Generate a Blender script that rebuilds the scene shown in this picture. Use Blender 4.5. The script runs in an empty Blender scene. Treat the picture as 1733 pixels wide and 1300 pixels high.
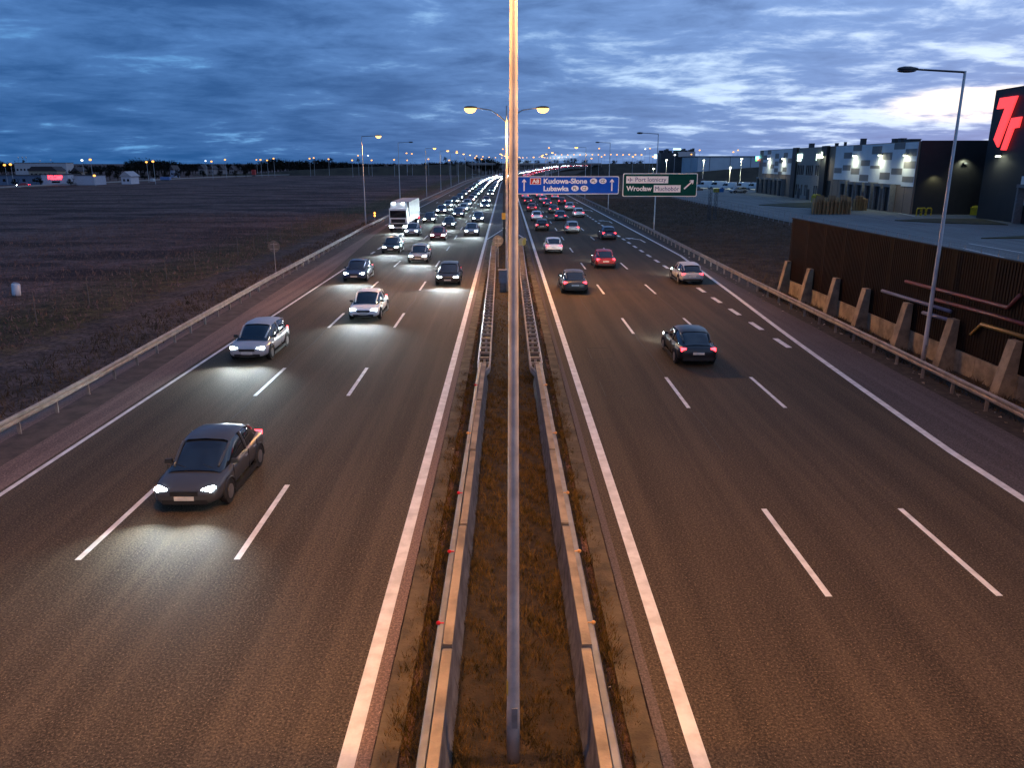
import bpy, math, random
from mathutils import Vector, Matrix, Euler
import numpy as np
random.seed(7)
RS = np.random.RandomState(11)
S = bpy.context.scene
COL = S.collection
PI = math.pi
R = math.radians

# ------------------------------------------------------------------ camera, sky, sun, exposure
F, CX, CY, HOR, VPX, H = 1330.0, 866.5, 650.0, 275.0, 857.0, 9.1
PITCH = math.atan((CY - HOR) / F)
YAW = math.atan((CX - VPX) * math.cos(PITCH) / F)
cam_d = bpy.data.cameras.new("camera"); cam = bpy.data.objects.new("camera", cam_d); COL.objects.link(cam)
cam.location = (0, 0, H); cam.rotation_euler = (PI / 2 - PITCH, 0, -YAW)
cam_d.sensor_width = 36; cam_d.lens = 36 * F / 1733; cam_d.clip_start = .1; cam_d.clip_end = 9000
S.camera = cam
CAM_M = Euler((PI / 2 - PITCH, 0, -YAW)).to_matrix()
def ray(px, py):
    return CAM_M @ Vector(((px - CX) / F, -(py - CY) / F, -1))
def G(px, py, z=0):                      # point of the level z seen at a photo pixel
    d = ray(px, py); t = (z - H) / d.z
    return Vector((d.x * t, d.y * t, z))
def atY(px, py, Y):
    d = ray(px, py); t = Y / d.y
    return Vector((d.x * t, Y, H + d.z * t))
def atX(px, py, X):
    d = ray(px, py); t = X / d.x
    return Vector((X, d.y * t, H + d.z * t))
def on_wall(px, py, p0, dr):             # (along, height) on a vertical wall through p0
    d = ray(px, py); n = Vector((dr.y, -dr.x, 0))
    t = (p0.x * n.x + p0.y * n.y) / (d.x * n.x + d.y * n.y)
    q = Vector((d.x * t, d.y * t, H + d.z * t))
    return (q.x - p0.x) * dr.x + (q.y - p0.y) * dr.y, q.z

SUN_AZ, SUN_EL = 36, 0.6
K_SKY = 1.8
sun_d = bpy.data.lights.new("sun", 'SUN'); sun = bpy.data.objects.new("sun", sun_d); COL.objects.link(sun)
sun_d.energy = .02; sun_d.angle = R(12); sun_d.color = (1, .8, .62)
sun.rotation_euler = (R(90 - 3), 0, -R(SUN_AZ) + PI)
W = bpy.data.worlds.new("World"); S.world = W; W.use_nodes = True
nt = W.node_tree; nt.nodes.clear()
class NT:
    def __init__(s, t): s.t = t
    def n(s, typ, **k):
        o = s.t.nodes.new(typ)
        for a, b in k.items(): setattr(o, a, b)
        return o
    def put(s, sock, v):
        if v is None: return
        if hasattr(v, 'is_linked'): s.t.links.new(v, sock)
        else:
            if isinstance(v, tuple) and len(v) == 3 and sock.type == 'RGBA': v = (*v, 1)
            sock.default_value = v
    def math(s, op, a, b=None, c=None, clamp=False):
        o = s.n('ShaderNodeMath', operation=op, use_clamp=clamp)
        s.put(o.inputs[0], a); s.put(o.inputs[1], b); s.put(o.inputs[2], c)
        return o.outputs[0]
    def sstep(s, v, a, b, lo=0., hi=1.):
        o = s.n('ShaderNodeMapRange', interpolation_type='SMOOTHSTEP')
        for i, q in enumerate((v, a, b, lo, hi)): s.put(o.inputs[i], q)
        return o.outputs[0]
    def mix(s, f, a, b, mode='MIX'):
        o = s.n('ShaderNodeMix', data_type='RGBA', blend_type=mode)
        s.put(o.inputs[0], f); s.put(o.inputs[6], a); s.put(o.inputs[7], b)
        return o.outputs[2]
    def noise(s, vec, scale, detail=4, rough=.55, dist=0.):
        o = s.n('ShaderNodeTexNoise')
        s.put(o.inputs['Vector'], vec); o.inputs['Scale'].default_value = scale
        o.inputs['Detail'].default_value = detail; o.inputs['Roughness'].default_value = rough
        o.inputs['Distortion'].default_value = dist
        return o.outputs['Fac']
    def xyz(s, v):
        o = s.n('ShaderNodeSeparateXYZ'); s.put(o.inputs[0], v); return o.outputs
    def vec(s, x, y, z=0.):
        o = s.n('ShaderNodeCombineXYZ'); s.put(o.inputs[0], x); s.put(o.inputs[1], y); s.put(o.inputs[2], z); return o.outputs[0]

q = NT(nt)
tc = q.n('ShaderNodeTexCoord')
dx, dy, dz = q.xyz(tc.outputs['Generated'])
zz = q.math('ADD', q.math('MAXIMUM', dz, 0.), .12)
pu = q.math('DIVIDE', dx, zz); pv = q.math('DIVIDE', dy, zz)
P = q.vec(pu, pv, 3.7)
n1 = q.noise(P, 1.7, 9, .58, .3)
n2 = q.noise(q.vec(q.math('MULTIPLY', pu, .8), pv, 9.1), 4.6, 7, .62, .4)
n3 = q.noise(q.vec(pu, pv, 1.3), .42, 3, .5, 0)
az = q.sstep(dx, -.42, .52)
el = q.sstep(dz, 0.0, .20)
# opening in the cloud low on the right
bx = q.math('DIVIDE', q.math('SUBTRACT', dx, .495), .075); bz = q.math('DIVIDE', q.math('SUBTRACT', dz, .060), .017)
blob = q.math('EXPONENT', q.math('MULTIPLY', q.math('ADD', q.math('MULTIPLY', bx, bx), q.math('MULTIPLY', bz, bz)), -1.))
b2x = q.math('DIVIDE', q.math('SUBTRACT', dx, .27), .24); b2z = q.math('DIVIDE', q.math('SUBTRACT', dz, .085), .04)
blob2 = q.math('EXPONENT', q.math('MULTIPLY', q.math('ADD', q.math('MULTIPLY', b2x, b2x), q.math('MULTIPLY', b2z, b2z)), -1.))
nn = q.math('ADD', q.math('ADD', q.math('MULTIPLY', n1, .62), q.math('MULTIPLY', n2, .30)), q.math('MULTIPLY', n3, .12))
nn = q.math('ADD', nn, q.math('ADD', q.math('MULTIPLY', blob, .22), q.math('MULTIPLY', blob2, .055)))
nn = q.math('ADD', nn, q.math('MULTIPLY', az, .06))
gap = q.sstep(nn, .58, .73)
soft = q.sstep(nn, .38, .64)
darkc = q.mix(az, (.014, .054, .16), (.062, .115, .25))
lightc = q.mix(az, (.048, .125, .30), (.14, .235, .45))
low = q.mix(az, (.004, .050, .155), (.085, .155, .33))
cl = q.mix(soft, darkc, lightc)
cl = q.mix(el, q.mix(.55, cl, low), cl)
gapc = q.mix(az, (.09, .25, .48), (.42, .52, .66))
gapc = q.mix(q.sstep(blob, .12, .6), gapc, (.80, .70, .64))
skyc = q.mix(gap, cl, gapc)
sky = q.n('ShaderNodeTexSky', sky_type='NISHITA', sun_disc=False)
sky.sun_elevation = R(SUN_EL); sky.sun_rotation = R(SUN_AZ)
tot = q.mix(.004, skyc, sky.outputs[0], 'ADD')
bg = q.n('ShaderNodeBackground'); q.put(bg.inputs[0], tot); bg.inputs[1].default_value = K_SKY
wo = q.n('ShaderNodeOutputWorld'); nt.links.new(bg.outputs[0], wo.inputs[0])

vs = S.view_settings; vs.view_transform = 'Standard'; vs.look = 'None'; vs.exposure = 0; vs.gamma = 1
S.render.engine = 'CYCLES'
S.cycles.use_denoising = True
S.cycles.max_bounces = 5; S.cycles.diffuse_bounces = 2; S.cycles.glossy_bounces = 3; S.cycles.transparent_max_bounces = 8
S.cycles.sample_clamp_indirect = 3.0; S.cycles.caustics_reflective = False; S.cycles.caustics_refractive = False

# light levels of the lamps
E_SODIUM, E_YARD, E_WALL, E_BEAM = 19000., 9000., 750., 800.

# ------------------------------------------------------------------ materials
MATS = {}
def mat(name, c, rough=.6, c2=None, scale=3., metal=0., bump=0., bscale=None, emit=0., spec=.4, detail=5):
    if name in MATS: return MATS[name]
    m = bpy.data.materials.new(name); m.use_nodes = True; MATS[name] = m
    q = NT(m.node_tree); b = m.node_tree.nodes['Principled BSDF']
    b.inputs['Roughness'].default_value = rough; b.inputs['Metallic'].default_value = metal
    b.inputs['Specular IOR Level'].default_value = spec
    co = q.n('ShaderNodeTexCoord').outputs['Object']
    if c2 is None: c2 = tuple(x * .72 for x in c)
    f = q.sstep(q.noise(co, scale, detail, .6), .3, .7)
    q.put(b.inputs['Base Color'], q.mix(f, c, c2))
    if bump:
        bp = q.n('ShaderNodeBump'); bp.inputs['Strength'].default_value = bump; bp.inputs['Distance'].default_value = .02
        q.put(bp.inputs['Height'], q.noise(co, bscale or scale * 6, 4)); q.put(b.inputs['Normal'], bp.outputs[0])
    if emit:
        b.inputs['Emission Color'].default_value = (*c, 1); b.inputs['Emission Strength'].default_value = emit
    return m

def asphalt(name, c, speck=1., lanes=None, tint=None):
    m = bpy.data.materials.new(name); m.use_nodes = True
    q = NT(m.node_tree); b = m.node_tree.nodes['Principled BSDF']
    co = q.n('ShaderNodeTexCoord').outputs['Object']
    x, y, z = q.xyz(co)
    big = q.sstep(q.noise(q.vec(x, q.math('MULTIPLY', y, .12)), .55, 5, .6), .3, .7)
    patch = q.sstep(q.noise(co, .16, 3), .35, .65)
    grain = q.noise(co, 21., 4, .8)
    vo = q.n('ShaderNodeTexVoronoi', feature='F1'); q.put(vo.inputs['Vector'], co); vo.inputs['Scale'].default_value = 22.
    g2 = q.math('MULTIPLY', q.sstep(vo.outputs['Distance'], .30, .10), q.sstep(q.noise(co, 17., 2), .50, .66))
    col = q.mix(big, tuple(k * 1.12 for k in c), tuple(k * .80 for k in c))
    col = q.mix(q.math('MULTIPLY', patch, .5), col, tuple(k * .6 for k in c))
    strk = q.sstep(q.noise(q.vec(x, q.math('MULTIPLY', y, .015)), 1.9, 4, .6), .42, .62)
    col = q.mix(q.math('MULTIPLY', strk, .55), col, tuple(k * 1.5 for k in c))
    if lanes:                                       # polished wheel tracks and oil-darkened lane centres
        tot = None
        for lx in lanes:
            d = q.math('ABSOLUTE', q.math('SUBTRACT', x, lx))
            t = q.sstep(d, .55, .12)
            tot = t if tot is None else q.math('MAXIMUM', tot, t)
        wob = q.sstep(q.noise(q.vec(q.math('MULTIPLY', x, .8), q.math('MULTIPLY', y, .06)), 1., 3), .3, .7)
        col = q.mix(q.math('MULTIPLY', tot, q.math('MULTIPLY', wob, .75)), col, tuple(k * .5 for k in c))
    col = q.mix(q.math('MULTIPLY', q.sstep(grain, .48, .66), .8 * speck), col, tuple(min(1, k * 2.7) for k in c))
    col = q.mix(q.math('MULTIPLY', q.sstep(grain, .5, .36), .85 * speck), col, tuple(k * .25 for k in c))
    col = q.mix(q.math('MULTIPLY', g2, .8 * speck), col, tuple(min(1, k * 6.0) for k in c))
    q.put(b.inputs['Base Color'], col)
    b.inputs['Roughness'].default_value = .82; b.inputs['Specular IOR Level'].default_value = .16
    bp = q.n('ShaderNodeBump'); bp.inputs['Strength'].default_value = .5; bp.inputs['Distance'].default_value = .008
    q.put(bp.inputs['Height'], grain); q.put(b.inputs['Normal'], bp.outputs[0])
    return m

M_road_l = asphalt('asphalt_left', (.060, .045, .030), 1., (-5.3, -3.7, -9.0, -7.5, -12.8, -11.2))
M_road_r = asphalt('asphalt_right', (.056, .040, .025), 1., (4.2, 5.8, 8.0, 9.6, 11.8, 13.4))
M_should = asphalt('asphalt_shoulder', (.15, .10, .082), .6)
M_should_r = asphalt('asphalt_shoulder_right', (.085, .066, .06), .6)
M_cross = asphalt('asphalt_crossing', (.075, .066, .066), .6)
M_yard = asphalt('yard_concrete', (.15, .155, .15), .35)
M_paint = mat('road_paint', (.74, .70, .66), .6, (.52, .48, .44), 2.2, bump=.3, bscale=40)
M_conc = mat('concrete', (.34, .26, .175), .85, (.15, .115, .08), 1.3, bump=.6, bscale=14, detail=8)
M_conc2 = mat('concrete_grey', (.20, .18, .17), .85, (.07, .06, .055), 2.4, bump=.5, bscale=14)
M_kerb = mat('kerb_concrete', (.13, .095, .052), .9, (.050, .035, .018), 1.6, bump=.8, bscale=22)
M_dirt = mat('dirt', (.060, .043, .030), .95, (.025, .018, .012), 2.5, bump=.9, bscale=16)
M_msoil = mat('median_earth', (.045, .028, .013), .95, (.012, .008, .004), 5., bump=1., bscale=22)
M_zinc = mat('galvanised_steel', (.42, .40, .39), .45, (.27, .25, .24), 4., metal=.55)
M_rail = mat('weathered_rail', (.34, .29, .25), .55, (.20, .165, .14), 2., metal=.3)
M_pole = mat('pole_paint', (.62, .57, .53), .42, (.40, .36, .34), 2.6, metal=.25, bump=.15, bscale=30)
M_polef = mat('pole_far', (.55, .53, .53), .5, (.42, .40, .40), 1.)
M_headm = mat('lamp_housing', (.045, .05, .06), .5)
M_sod = mat('sodium_lens', (1., .50, .11), .4, (1., .50, .11), emit=5.)
M_sodfar = mat('sodium_lens_far', (1., .42, .08), .4, (1., .42, .08), emit=2.6)
M_white_l = mat('white_lens', (.95, 1., .72), .4, (.95, 1., .72), emit=12.)
M_cool_l = mat('cool_lens', (.85, .92, 1.), .4, (.85, .92, 1.), emit=3.)
M_lensoff = mat('unlit_lens', (.10, .11, .13), .2)
M_head = mat('headlight_glass', (.80, .97, 1.), .3, (.80, .97, 1.), emit=60.)
M_tail = mat('tail_light_glass', (1., .035, .05), .3, (1., .035, .05), emit=9.)
M_amber = mat('amber_glass', (1., .36, .05), .3, (1., .36, .05), emit=7.)
M_tyre = mat('tyre_rubber', (.018, .018, .018), .85)
M_rim = mat('alloy_rim', (.35, .35, .36), .35, metal=.7)
M_glass = mat('car_glass', (.012, .015, .02), .05, spec=.9)
M_trim = mat('black_trim', (.02, .02, .021), .5)
M_plate = mat('plate_white', (.7, .7, .66), .5)
PAINTS = [mat('paint_' + n, c, .28, c, spec=.6) for n, c in
          (('graphite', (.045, .047, .052)), ('silver', (.36, .37, .39)), ('white', (.82, .82, .80)), ('navy', (.02, .035, .09)), ('red', (.28, .02, .02)), ('black', (.012, .012, .014)))]
PNAME = ['graphite', 'silver', 'white', 'navy blue', 'red', 'black']
M_black = mat('sign_back', (.16, .15, .14), .6)
M_sblue = mat('sign_blue', (.005, .085, .50), .5, (.004, .075, .45), spec=.1)
M_sgreen = mat('sign_green', (.003, .060, .045), .5, (.003, .052, .04), spec=.1)
M_sred = mat('sign_red', (.62, .025, .02), .5, (.58, .02, .02))
M_swhite = mat('sign_white', (.92, .84, .78), .5, (.90, .82, .76))
M_violet = mat('sign_violet', (.075, .030, .19), .5)

# ------------------------------------------------------------------ mesh helpers
class MB:
    def __init__(s): s.v = []; s.f = []; s.m = []
    def add(s, vs, fs, mi=0):
        k = len(s.v); s.v += [tuple(p) for p in vs]
        for f in fs: s.f.append(tuple(i + k for i in f)); s.m.append(mi)
        return s
    def box(s, c, d, rz=0., mi=0, taper=1.):
        ca, sa = math.cos(rz), math.sin(rz); vs = []
        for z in (-.5, .5):
            t = taper if z > 0 else 1
            for x, y in ((-.5, -.5), (.5, -.5), (.5, .5), (-.5, .5)):
                X, Y = x * d[0] * t, y * d[1] * t
                vs.append((c[0] + X * ca - Y * sa, c[1] + X * sa + Y * ca, c[2] + z * d[2]))
        return s.add(vs, ((3, 2, 1, 0), (4, 5, 6, 7), (0, 1, 5, 4), (1, 2, 6, 5), (2, 3, 7, 6), (3, 0, 4, 7)), mi)
    def quad(s, a, b, c, d, mi=0): return s.add((a, b, c, d), ((0, 1, 2, 3),), mi)
    def prism(s, poly, lo, hi, fn=None, mi=0):      # poly of (a, b) extruded from lo to hi along the third axis, mapped by fn(a, b, h)
        fn = fn or (lambda a, b, h: (a, b, h)); n = len(poly)
        ar = sum(poly[i][0] * poly[(i + 1) % n][1] - poly[(i + 1) % n][0] * poly[i][1] for i in range(n))
        if ar < 0: poly = poly[::-1]
        vs = [fn(a, b, lo) for a, b in poly] + [fn(a, b, hi) for a, b in poly]
        fs = [tuple(range(n))[::-1], tuple(range(n, 2 * n))] + [(i, (i + 1) % n, n + (i + 1) % n, n + i) for i in range(n)]
        return s.add(vs, fs, mi)
    def tube(s, pts, r, n=8, mi=0):
        pts = [Vector(p) for p in pts]; rs = r if isinstance(r, (list, tuple)) else [r] * len(pts)
        vs = []; fs = []
        for i, p in enumerate(pts):
            t = (pts[min(i + 1, len(pts) - 1)] - pts[max(i - 1, 0)]).normalized()
            u = t.cross(Vector((0, 0, 1)))
            u = Vector((1, 0, 0)) if u.length < 1e-4 else u.normalized()
            w = t.cross(u)
            for k in range(n):
                a = 2 * PI * k / n; vs.append(p + (u * math.cos(a) + w * math.sin(a)) * rs[i])
        for i in range(len(pts) - 1):
            for k in range(n):
                fs.append((i * n + k, i * n + (k + 1) % n, (i + 1) * n + (k + 1) % n, (i + 1) * n + k))
        fs.append(tuple(range(n))[::-1]); fs.append(tuple(range((len(pts) - 1) * n, len(pts) * n)))
        return s.add(vs, fs, mi)
    def ball(s, c, rx, ry, rz, n=10, m=6, mi=0, a0=-PI / 2, a1=PI / 2):
        vs = []; fs = []
        for i in range(m + 1):
            a = a0 + (a1 - a0) * i / m
            for k in range(n):
                b = 2 * PI * k / n
                vs.append((c[0] + rx * math.cos(a) * math.cos(b), c[1] + ry * math.cos(a) * math.sin(b), c[2] + rz * math.sin(a)))
        for i in range(m):
            for k in range(n): fs.append((i * n + k, i * n + (k + 1) % n, (i + 1) * n + (k + 1) % n, (i + 1) * n + k))
        fs.append(tuple(range(n))[::-1]); fs.append(tuple(range(m * n, (m + 1) * n)))
        return s.add(vs, fs, mi)
    def sweep(s, path, prof, mi=0):                 # closed profile of (sideways, up) along a path
        n = len(prof); vs = []; fs = []
        for i, p in enumerate(path):
            a = Vector(path[max(i - 1, 0)]); b = Vector(path[min(i + 1, len(path) - 1)])
            t = (b - a); t.z = 0; t.normalize(); sd = Vector((t.y, -t.x, 0))
            for o, z in prof: vs.append(Vector(p) + sd * o + Vector((0, 0, z)))
        for i in range(len(path) - 1):
            for k in range(n): fs.append((i * n + k, i * n + (k + 1) % n, (i + 1) * n + (k + 1) % n, (i + 1) * n + k))
        fs.append(tuple(range(n))); fs.append(tuple(range((len(path) - 1) * n, len(path) * n))[::-1])
        return s.add(vs, fs, mi)
    def cyl(s, c, r, d, axis='x', n=16, mi=0):
        a = Vector(c); e = {'x': Vector((1, 0, 0)), 'y': Vector((0, 1, 0)), 'z': Vector((0, 0, 1))}[axis] * (d / 2)
        return s.tube([a - e, a + e], r, n, mi)
    def build(s, name, m, parent=None, smooth=False):
        me = bpy.data.meshes.new(name); me.from_pydata(s.v, [], s.f)
        ms = m if isinstance(m, (list, tuple)) else [m]
        for x in ms: me.materials.append(x)
        if len(ms) > 1: me.polygons.foreach_set('material_index', s.m)
        if smooth: me.shade_smooth() if hasattr(me, 'shade_smooth') else None
        me.update()
        o = bpy.data.objects.new(name, me); COL.objects.link(o)
        if parent is not None: o.parent = parent
        return o
def tag(o, label=None, cat=None, group=None, kind=None):
    if label: o['label'] = label
    if cat: o['category'] = cat
    if group: o['group'] = group
    if kind: o['kind'] = kind
    return o
def empty(name, loc=(0, 0, 0), rz=0., label=None, cat=None, group=None):
    o = bpy.data.objects.new(name, None); COL.objects.link(o); o.location = loc; o.rotation_euler = (0, 0, rz)
    return tag(o, label, cat, group)
def struct(name, mb, m): return tag(mb.build(name, m), kind='structure')
def copy_tree(o, parent=None):
    c = o.copy(); COL.objects.link(c)
    if parent is not None: c.parent = parent
    for ch in list(o.children):
        if ch.type != 'LIGHT': copy_tree(ch, c)
    return c
def light(name, typ, loc, energy, color, parent=None, size=.15, spot=None, blend=.5, rot=None):
    d = bpy.data.lights.new(name, typ); d.energy = energy; d.color = color; d.shadow_soft_size = size
    if typ == 'SPOT': d.spot_size = R(spot); d.spot_blend = blend
    o = bpy.data.objects.new(name, d); COL.objects.link(o); o.location = loc
    if rot: o.rotation_euler = rot
    if parent is not None: o.parent = parent
    return o
ORD = ['first', 'second', 'third', 'fourth', 'fifth', 'sixth', 'seventh', 'eighth', 'ninth', 'tenth', 'eleventh', 'twelfth', 'thirteenth', 'fourteenth', 'fifteenth', 'sixteenth', 'seventeenth', 'eighteenth']

def shift(Y): return 0 if Y < 350 else (Y - 350) ** 2 / 6600
def rise(Y): return 0 if Y < 600 else min(4.2, (Y - 600) ** 2 / 50000)
def RP(X, Y, z=0): return Vector((X + shift(Y), Y, z + rise(Y)))
def heading(Y): return -math.atan((Y - 350) / 3300) if Y > 350 else 0.
def rngY(a, b, st=12.):
    n = max(1, int((b - a) / st)); return [a + (b - a) * i / n for i in range(n + 1)]
def strip(mb, fl, fr, ys, z=0., mi=0):
    fl = fl if callable(fl) else (lambda Y, k=fl: k); fr = fr if callable(fr) else (lambda Y, k=fr: k)
    for a, b in zip(ys, ys[1:]):
        mb.quad(RP(fl(a), a, z), RP(fr(a), a, z), RP(fr(b), b, z), RP(fl(b), b, z), mi)
    return mb
def lerp_tab(tab):
    def f(Y):
        for (a, u), (b, w) in zip(tab, tab[1:]):
            if Y <= b: return u + (w - u) * max(0, (Y - a)) / (b - a)
        return tab[-1][1]
    return f
rail_l = lerp_tab([(0, -16.7), (30, -16.9), (60, -18.1), (110, -19.4), (160, -19.8), (2000, -19.8)])
rail_r = lerp_tab([(0, 18.0), (60, 18.3), (110, 19.1), (2000, 19.3)])
edge_r = lerp_tab([(0, 14.5), (24, 14.5), (33, 14.9), (42, 15.35), (56, 16.25), (80, 17.65), (2000, 17.7)])

# ------------------------------------------------------------------ ground and road
def ground_mat():
    m = bpy.data.materials.new('ground_soil'); m.use_nodes = True
    q = NT(m.node_tree); b = m.node_tree.nodes['Principled BSDF']
    co = q.n('ShaderNodeTexCoord').outputs['Object']; x, y, z = q.xyz(co)
    n1 = q.sstep(q.noise(co, .035, 6, .65), .35, .65)
    n2 = q.sstep(q.noise(co, .45, 6, .7), .32, .68)
    n3 = q.noise(co, 3.2, 5, .75)
    n4 = q.sstep(q.noise(q.vec(q.math('MULTIPLY', x, .35), y), .12, 5, .65), .42, .60)
    col = q.mix(n2, (.36, .20, .17), (.155, .088, .076))
    col = q.mix(q.math('MULTIPLY', n1, .45), col, (.16, .10, .085))
    col = q.mix(q.math('MULTIPLY', n4, .8), col, (.045, .028, .026))
    wx = q.math('ADD', x, q.math('MULTIPLY', q.math('SUBTRACT', n2, .5), 3.))
    grn = q.math('MULTIPLY', q.sstep(wx, -37., -29.), q.sstep(wx, -23., -26.))
    col = q.mix(q.math('MULTIPLY', grn, .75), col, q.mix(n2, (.14, .105, .034), (.045, .042, .016)))
    vg = q.math('MULTIPLY', q.sstep(wx, -26., -23.5), q.sstep(wx, 0., -4.))
    col = q.mix(q.math('MULTIPLY', vg, .8), col, q.mix(n2, (.155, .125, .11), (.085, .066, .058)))
    rt = q.sstep(wx, 18., 20.)
    col = q.mix(q.math('MULTIPLY', rt, .8), col, q.mix(n2, (.12, .085, .055), (.042, .031, .02)))
    col = q.mix(q.math('MULTIPLY', q.sstep(n3, .56, .40), .6), col, (.022, .015, .012))
    q.put(b.inputs['Base Color'], col); b.inputs['Roughness'].default_value = .95; b.inputs['Specular IOR Level'].default_value = .1
    bp = q.n('ShaderNodeBump'); bp.inputs['Strength'].default_value = 1.; bp.inputs['Distance'].default_value = .25
    q.put(bp.inputs['Height'], q.math('ADD', n3, q.math('MULTIPLY', n2, .8))); q.put(b.inputs['Normal'], bp.outputs[0])
    return m
M_ground = ground_mat()
g = MB(); g.quad((-4000, -600, -.09), (4000, -600, -.09), (4000, 6000, -.09), (-4000, 6000, -.09)); struct('ground', g, M_ground)

YS = rngY(-60, 350, 40) + rngY(362, 1400, 12)
b = MB(); strip(b, lambda Y: -14.6 if Y < 60 else max(-18.4, -14.6 - (Y - 60) * .06), -2.55, YS); struct('road', b, M_road_l)
b = MB(); strip(b, 2.62, lambda Y: edge_r(Y) + .05, rngY(-60, 350, 5) + rngY(362, 1400, 12)); struct('road', b, M_road_r)
b = MB(); strip(b, lambda Y: rail_l(Y) - 1.0, lambda Y: -14.6 if Y < 60 else max(-18.4, -14.6 - (Y - 60) * .06), YS, -.012); struct('road_shoulder', b, M_should)
b = MB(); strip(b, lambda Y: edge_r(Y) + .05, lambda Y: rail_r(Y) - .55, rngY(-60, 350, 5) + rngY(362, 1400, 12), -.012); struct('road_shoulder', b, M_should_r)
b = MB(); strip(b, lambda Y: rail_r(Y) - .55, lambda Y: rail_r(Y) + 1.6, YS, -.03); struct('dirt_strip', b, M_dirt)
b = MB(); strip(b, lambda Y: rail_l(Y) - .2, lambda Y: rail_l(Y) + 1.1, rngY(-20, 200, 8), -.006); struct('dirt_strip', b, mat('dirt_light', (.10, .07, .055), .95, (.05, .034, .027), 1.4, bump=.8, bscale=14))
# asphalt margins next to the median, kerb strips
b = MB(); strip(b, -2.55, -2.16, rngY(-20, 97, 30), -.002); strip(b, -2.55, -2.2, rngY(97, 700, 20), -.002); struct('road_margin', b, M_should)
b = MB(); strip(b, 2.44, 2.62, rngY(-20, 700, 20), -.002); struct('road_margin', b, M_should_r)
b = MB()
for x0, x1 in ((-2.13, -1.72), (2.0, 2.41)):
    y = -10.
    while y < 96:
        b.box(((x0 + x1) / 2 + RS.uniform(-.008, .008), y + .5, -.005 + RS.uniform(0, .003)), (x1 - x0, .998, .07)); y += 1.
struct('kerb', b, M_kerb)
b = MB(); b.box((.14, 40, -.045), (3.4, 118, .07)); struct('median_soil', b, M_msoil)
b = MB(); b.box((.14, 470, -.045), (3.6, 460, .07)); struct('median_soil', b, M_msoil)
b = MB(); strip(b, -2.2, -.55, rngY(99, 250, 40), .012); struct('median_crossing', b, M_cross)
b = MB(); strip(b, .75, 2.44, rngY(99, 250, 40), .012); struct('median_crossing', b, M_cross)

# markings
b = MB(); Z = .006
def wob(mb, x0f, w, y0, y1, st, z=Z): strip(mb, lambda Y: x0f(Y) - w / 2, lambda Y: x0f(Y) + w / 2, rngY(y0, y1, st), z)
wob(b, lambda Y: -2.53, .27, -20, 900, 14); wob(b, lambda Y: 3.04, .27, -20, 900, 14)
wob(b, lambda Y: edge_r(Y) + .0, .27, -20, 900, 4)
wob(b, lambda Y: -14.4, .16, -20, 78, 14)
wob(b, lambda Y: -18.2, .16, 120, 900, 14)
for k in range(-2, 44):
    y = 15.15 + 13.65 * k
    for x in (7.0, 10.73): strip(b, x - .075, x + .075, [y, y + 4.5], Z)
    y = 16.9 + 13.65 * k
    for x in (-6.43, -10.2): strip(b, x - .075, x + .075, [y, y + 4.5], Z)
for k in range(46):
    y = 39 + 4.45 * k; strip(b, 14.42 - .15, 14.42 + .15, [y, y + 2.2], Z)
for k in range(40):
    y = 82 + 4.45 * k; strip(b, -14.0 - .13, -14.0 + .13, [y, y + 2.2], Z)
def ground_poly(mb, pts, z): mb.add([(x, y, z) for x, y in pts], (tuple(range(len(pts))),))
for (x, y) in ((15.75, 96), (15.85, 127), (15.95, 157), (16., 190)):      # lane arrows bending left
    ground_poly(b, [(x + .55, y - 2.2), (x + .75, y - 2.2), (x + .75, y + 1.6), (x + .55, y + 1.6)], Z)
    ground_poly(b, [(x - .35, y + 2.8), (x + .55, y + 1.25), (x + .72, y + 1.6), (x - .1, y + 3.3)], Z)
    ground_poly(b, [(x - .9, y + 3.9), (x - .62, y + 2.1), (x + .15, y + 3.5)], Z)
for (x, y) in ((-16.3, 150), (-16.4, 190), (-16.4, 232)):
    ground_poly(b, [(x - .1, y - 1.5), (x + .1, y - 1.5), (x + .1, y + 2.5), (x - .1, y + 2.5)], Z)
    ground_poly(b, [(x + .1, y - 1.6), (x + 1.5, y - .6), (x + 1.5, y), (x + .1, y - .9)], Z)
# chevron ends of the median crossing
ground_poly(b, [(-2.5, 96.4), (-.5, 112), (-.5, 113.6), (-2.5, 97.4)], .02)
ground_poly(b, [(2.5, 96.4), (1.6, 103), (1.6, 104.6), (2.5, 97.4)], .02)
struct('lane_markings', b, M_paint)
# sawn loop-detector outlines and joints
b = MB()
for (x, y) in ((4.1, 36.6), (4.0, 30.4)):
    w, l = 1.0, 2.4
    for a, c in (((x, y), (x + w, y)), ((x, y + l), (x + w, y + l)), ((x, y), (x, y + l))):
        b.box(((a[0] + c[0]) / 2, (a[1] + c[1]) / 2, .004), (max(.02, c[0] - a[0]), max(.02, c[1] - a[1]), .004))
b.box((7.3, 58.2, .003), (9, .06, .004)); b.box((-7, 57.6, .003), (9, .06, .004))
for (x, y, L) in ((6.9, 24, 22), (-6.5, 40, 26), (10.6, 38, 18), (-10.3, 27, 24), (5.0, 47, 12)):
    px_ = x + .14
    for k in range(int(L / .8)):
        nx = x + .14 + .05 * math.sin(k * .9) + RS.uniform(-.03, .03); y0_ = y + k * .8
        b.quad((px_ - .012, y0_, .003), (px_ + .012, y0_, .003), (nx + .012, y0_ + .8, .003), (nx - .012, y0_ + .8, .003)); px_ = nx
struct('road_saw_cuts', b, mat('saw_cut', (.022, .018, .014), .6))
b = MB()
ground_poly(b, [(12.0, 15.4), (12.15, 15.25), (12.3, 15.3), (12.32, 15.5), (12.2, 15.72), (12.05, 15.62)], .005)
struct('oil_spot', b, mat('oil', (.012, .010, .008), .85, spec=.05))

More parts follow.
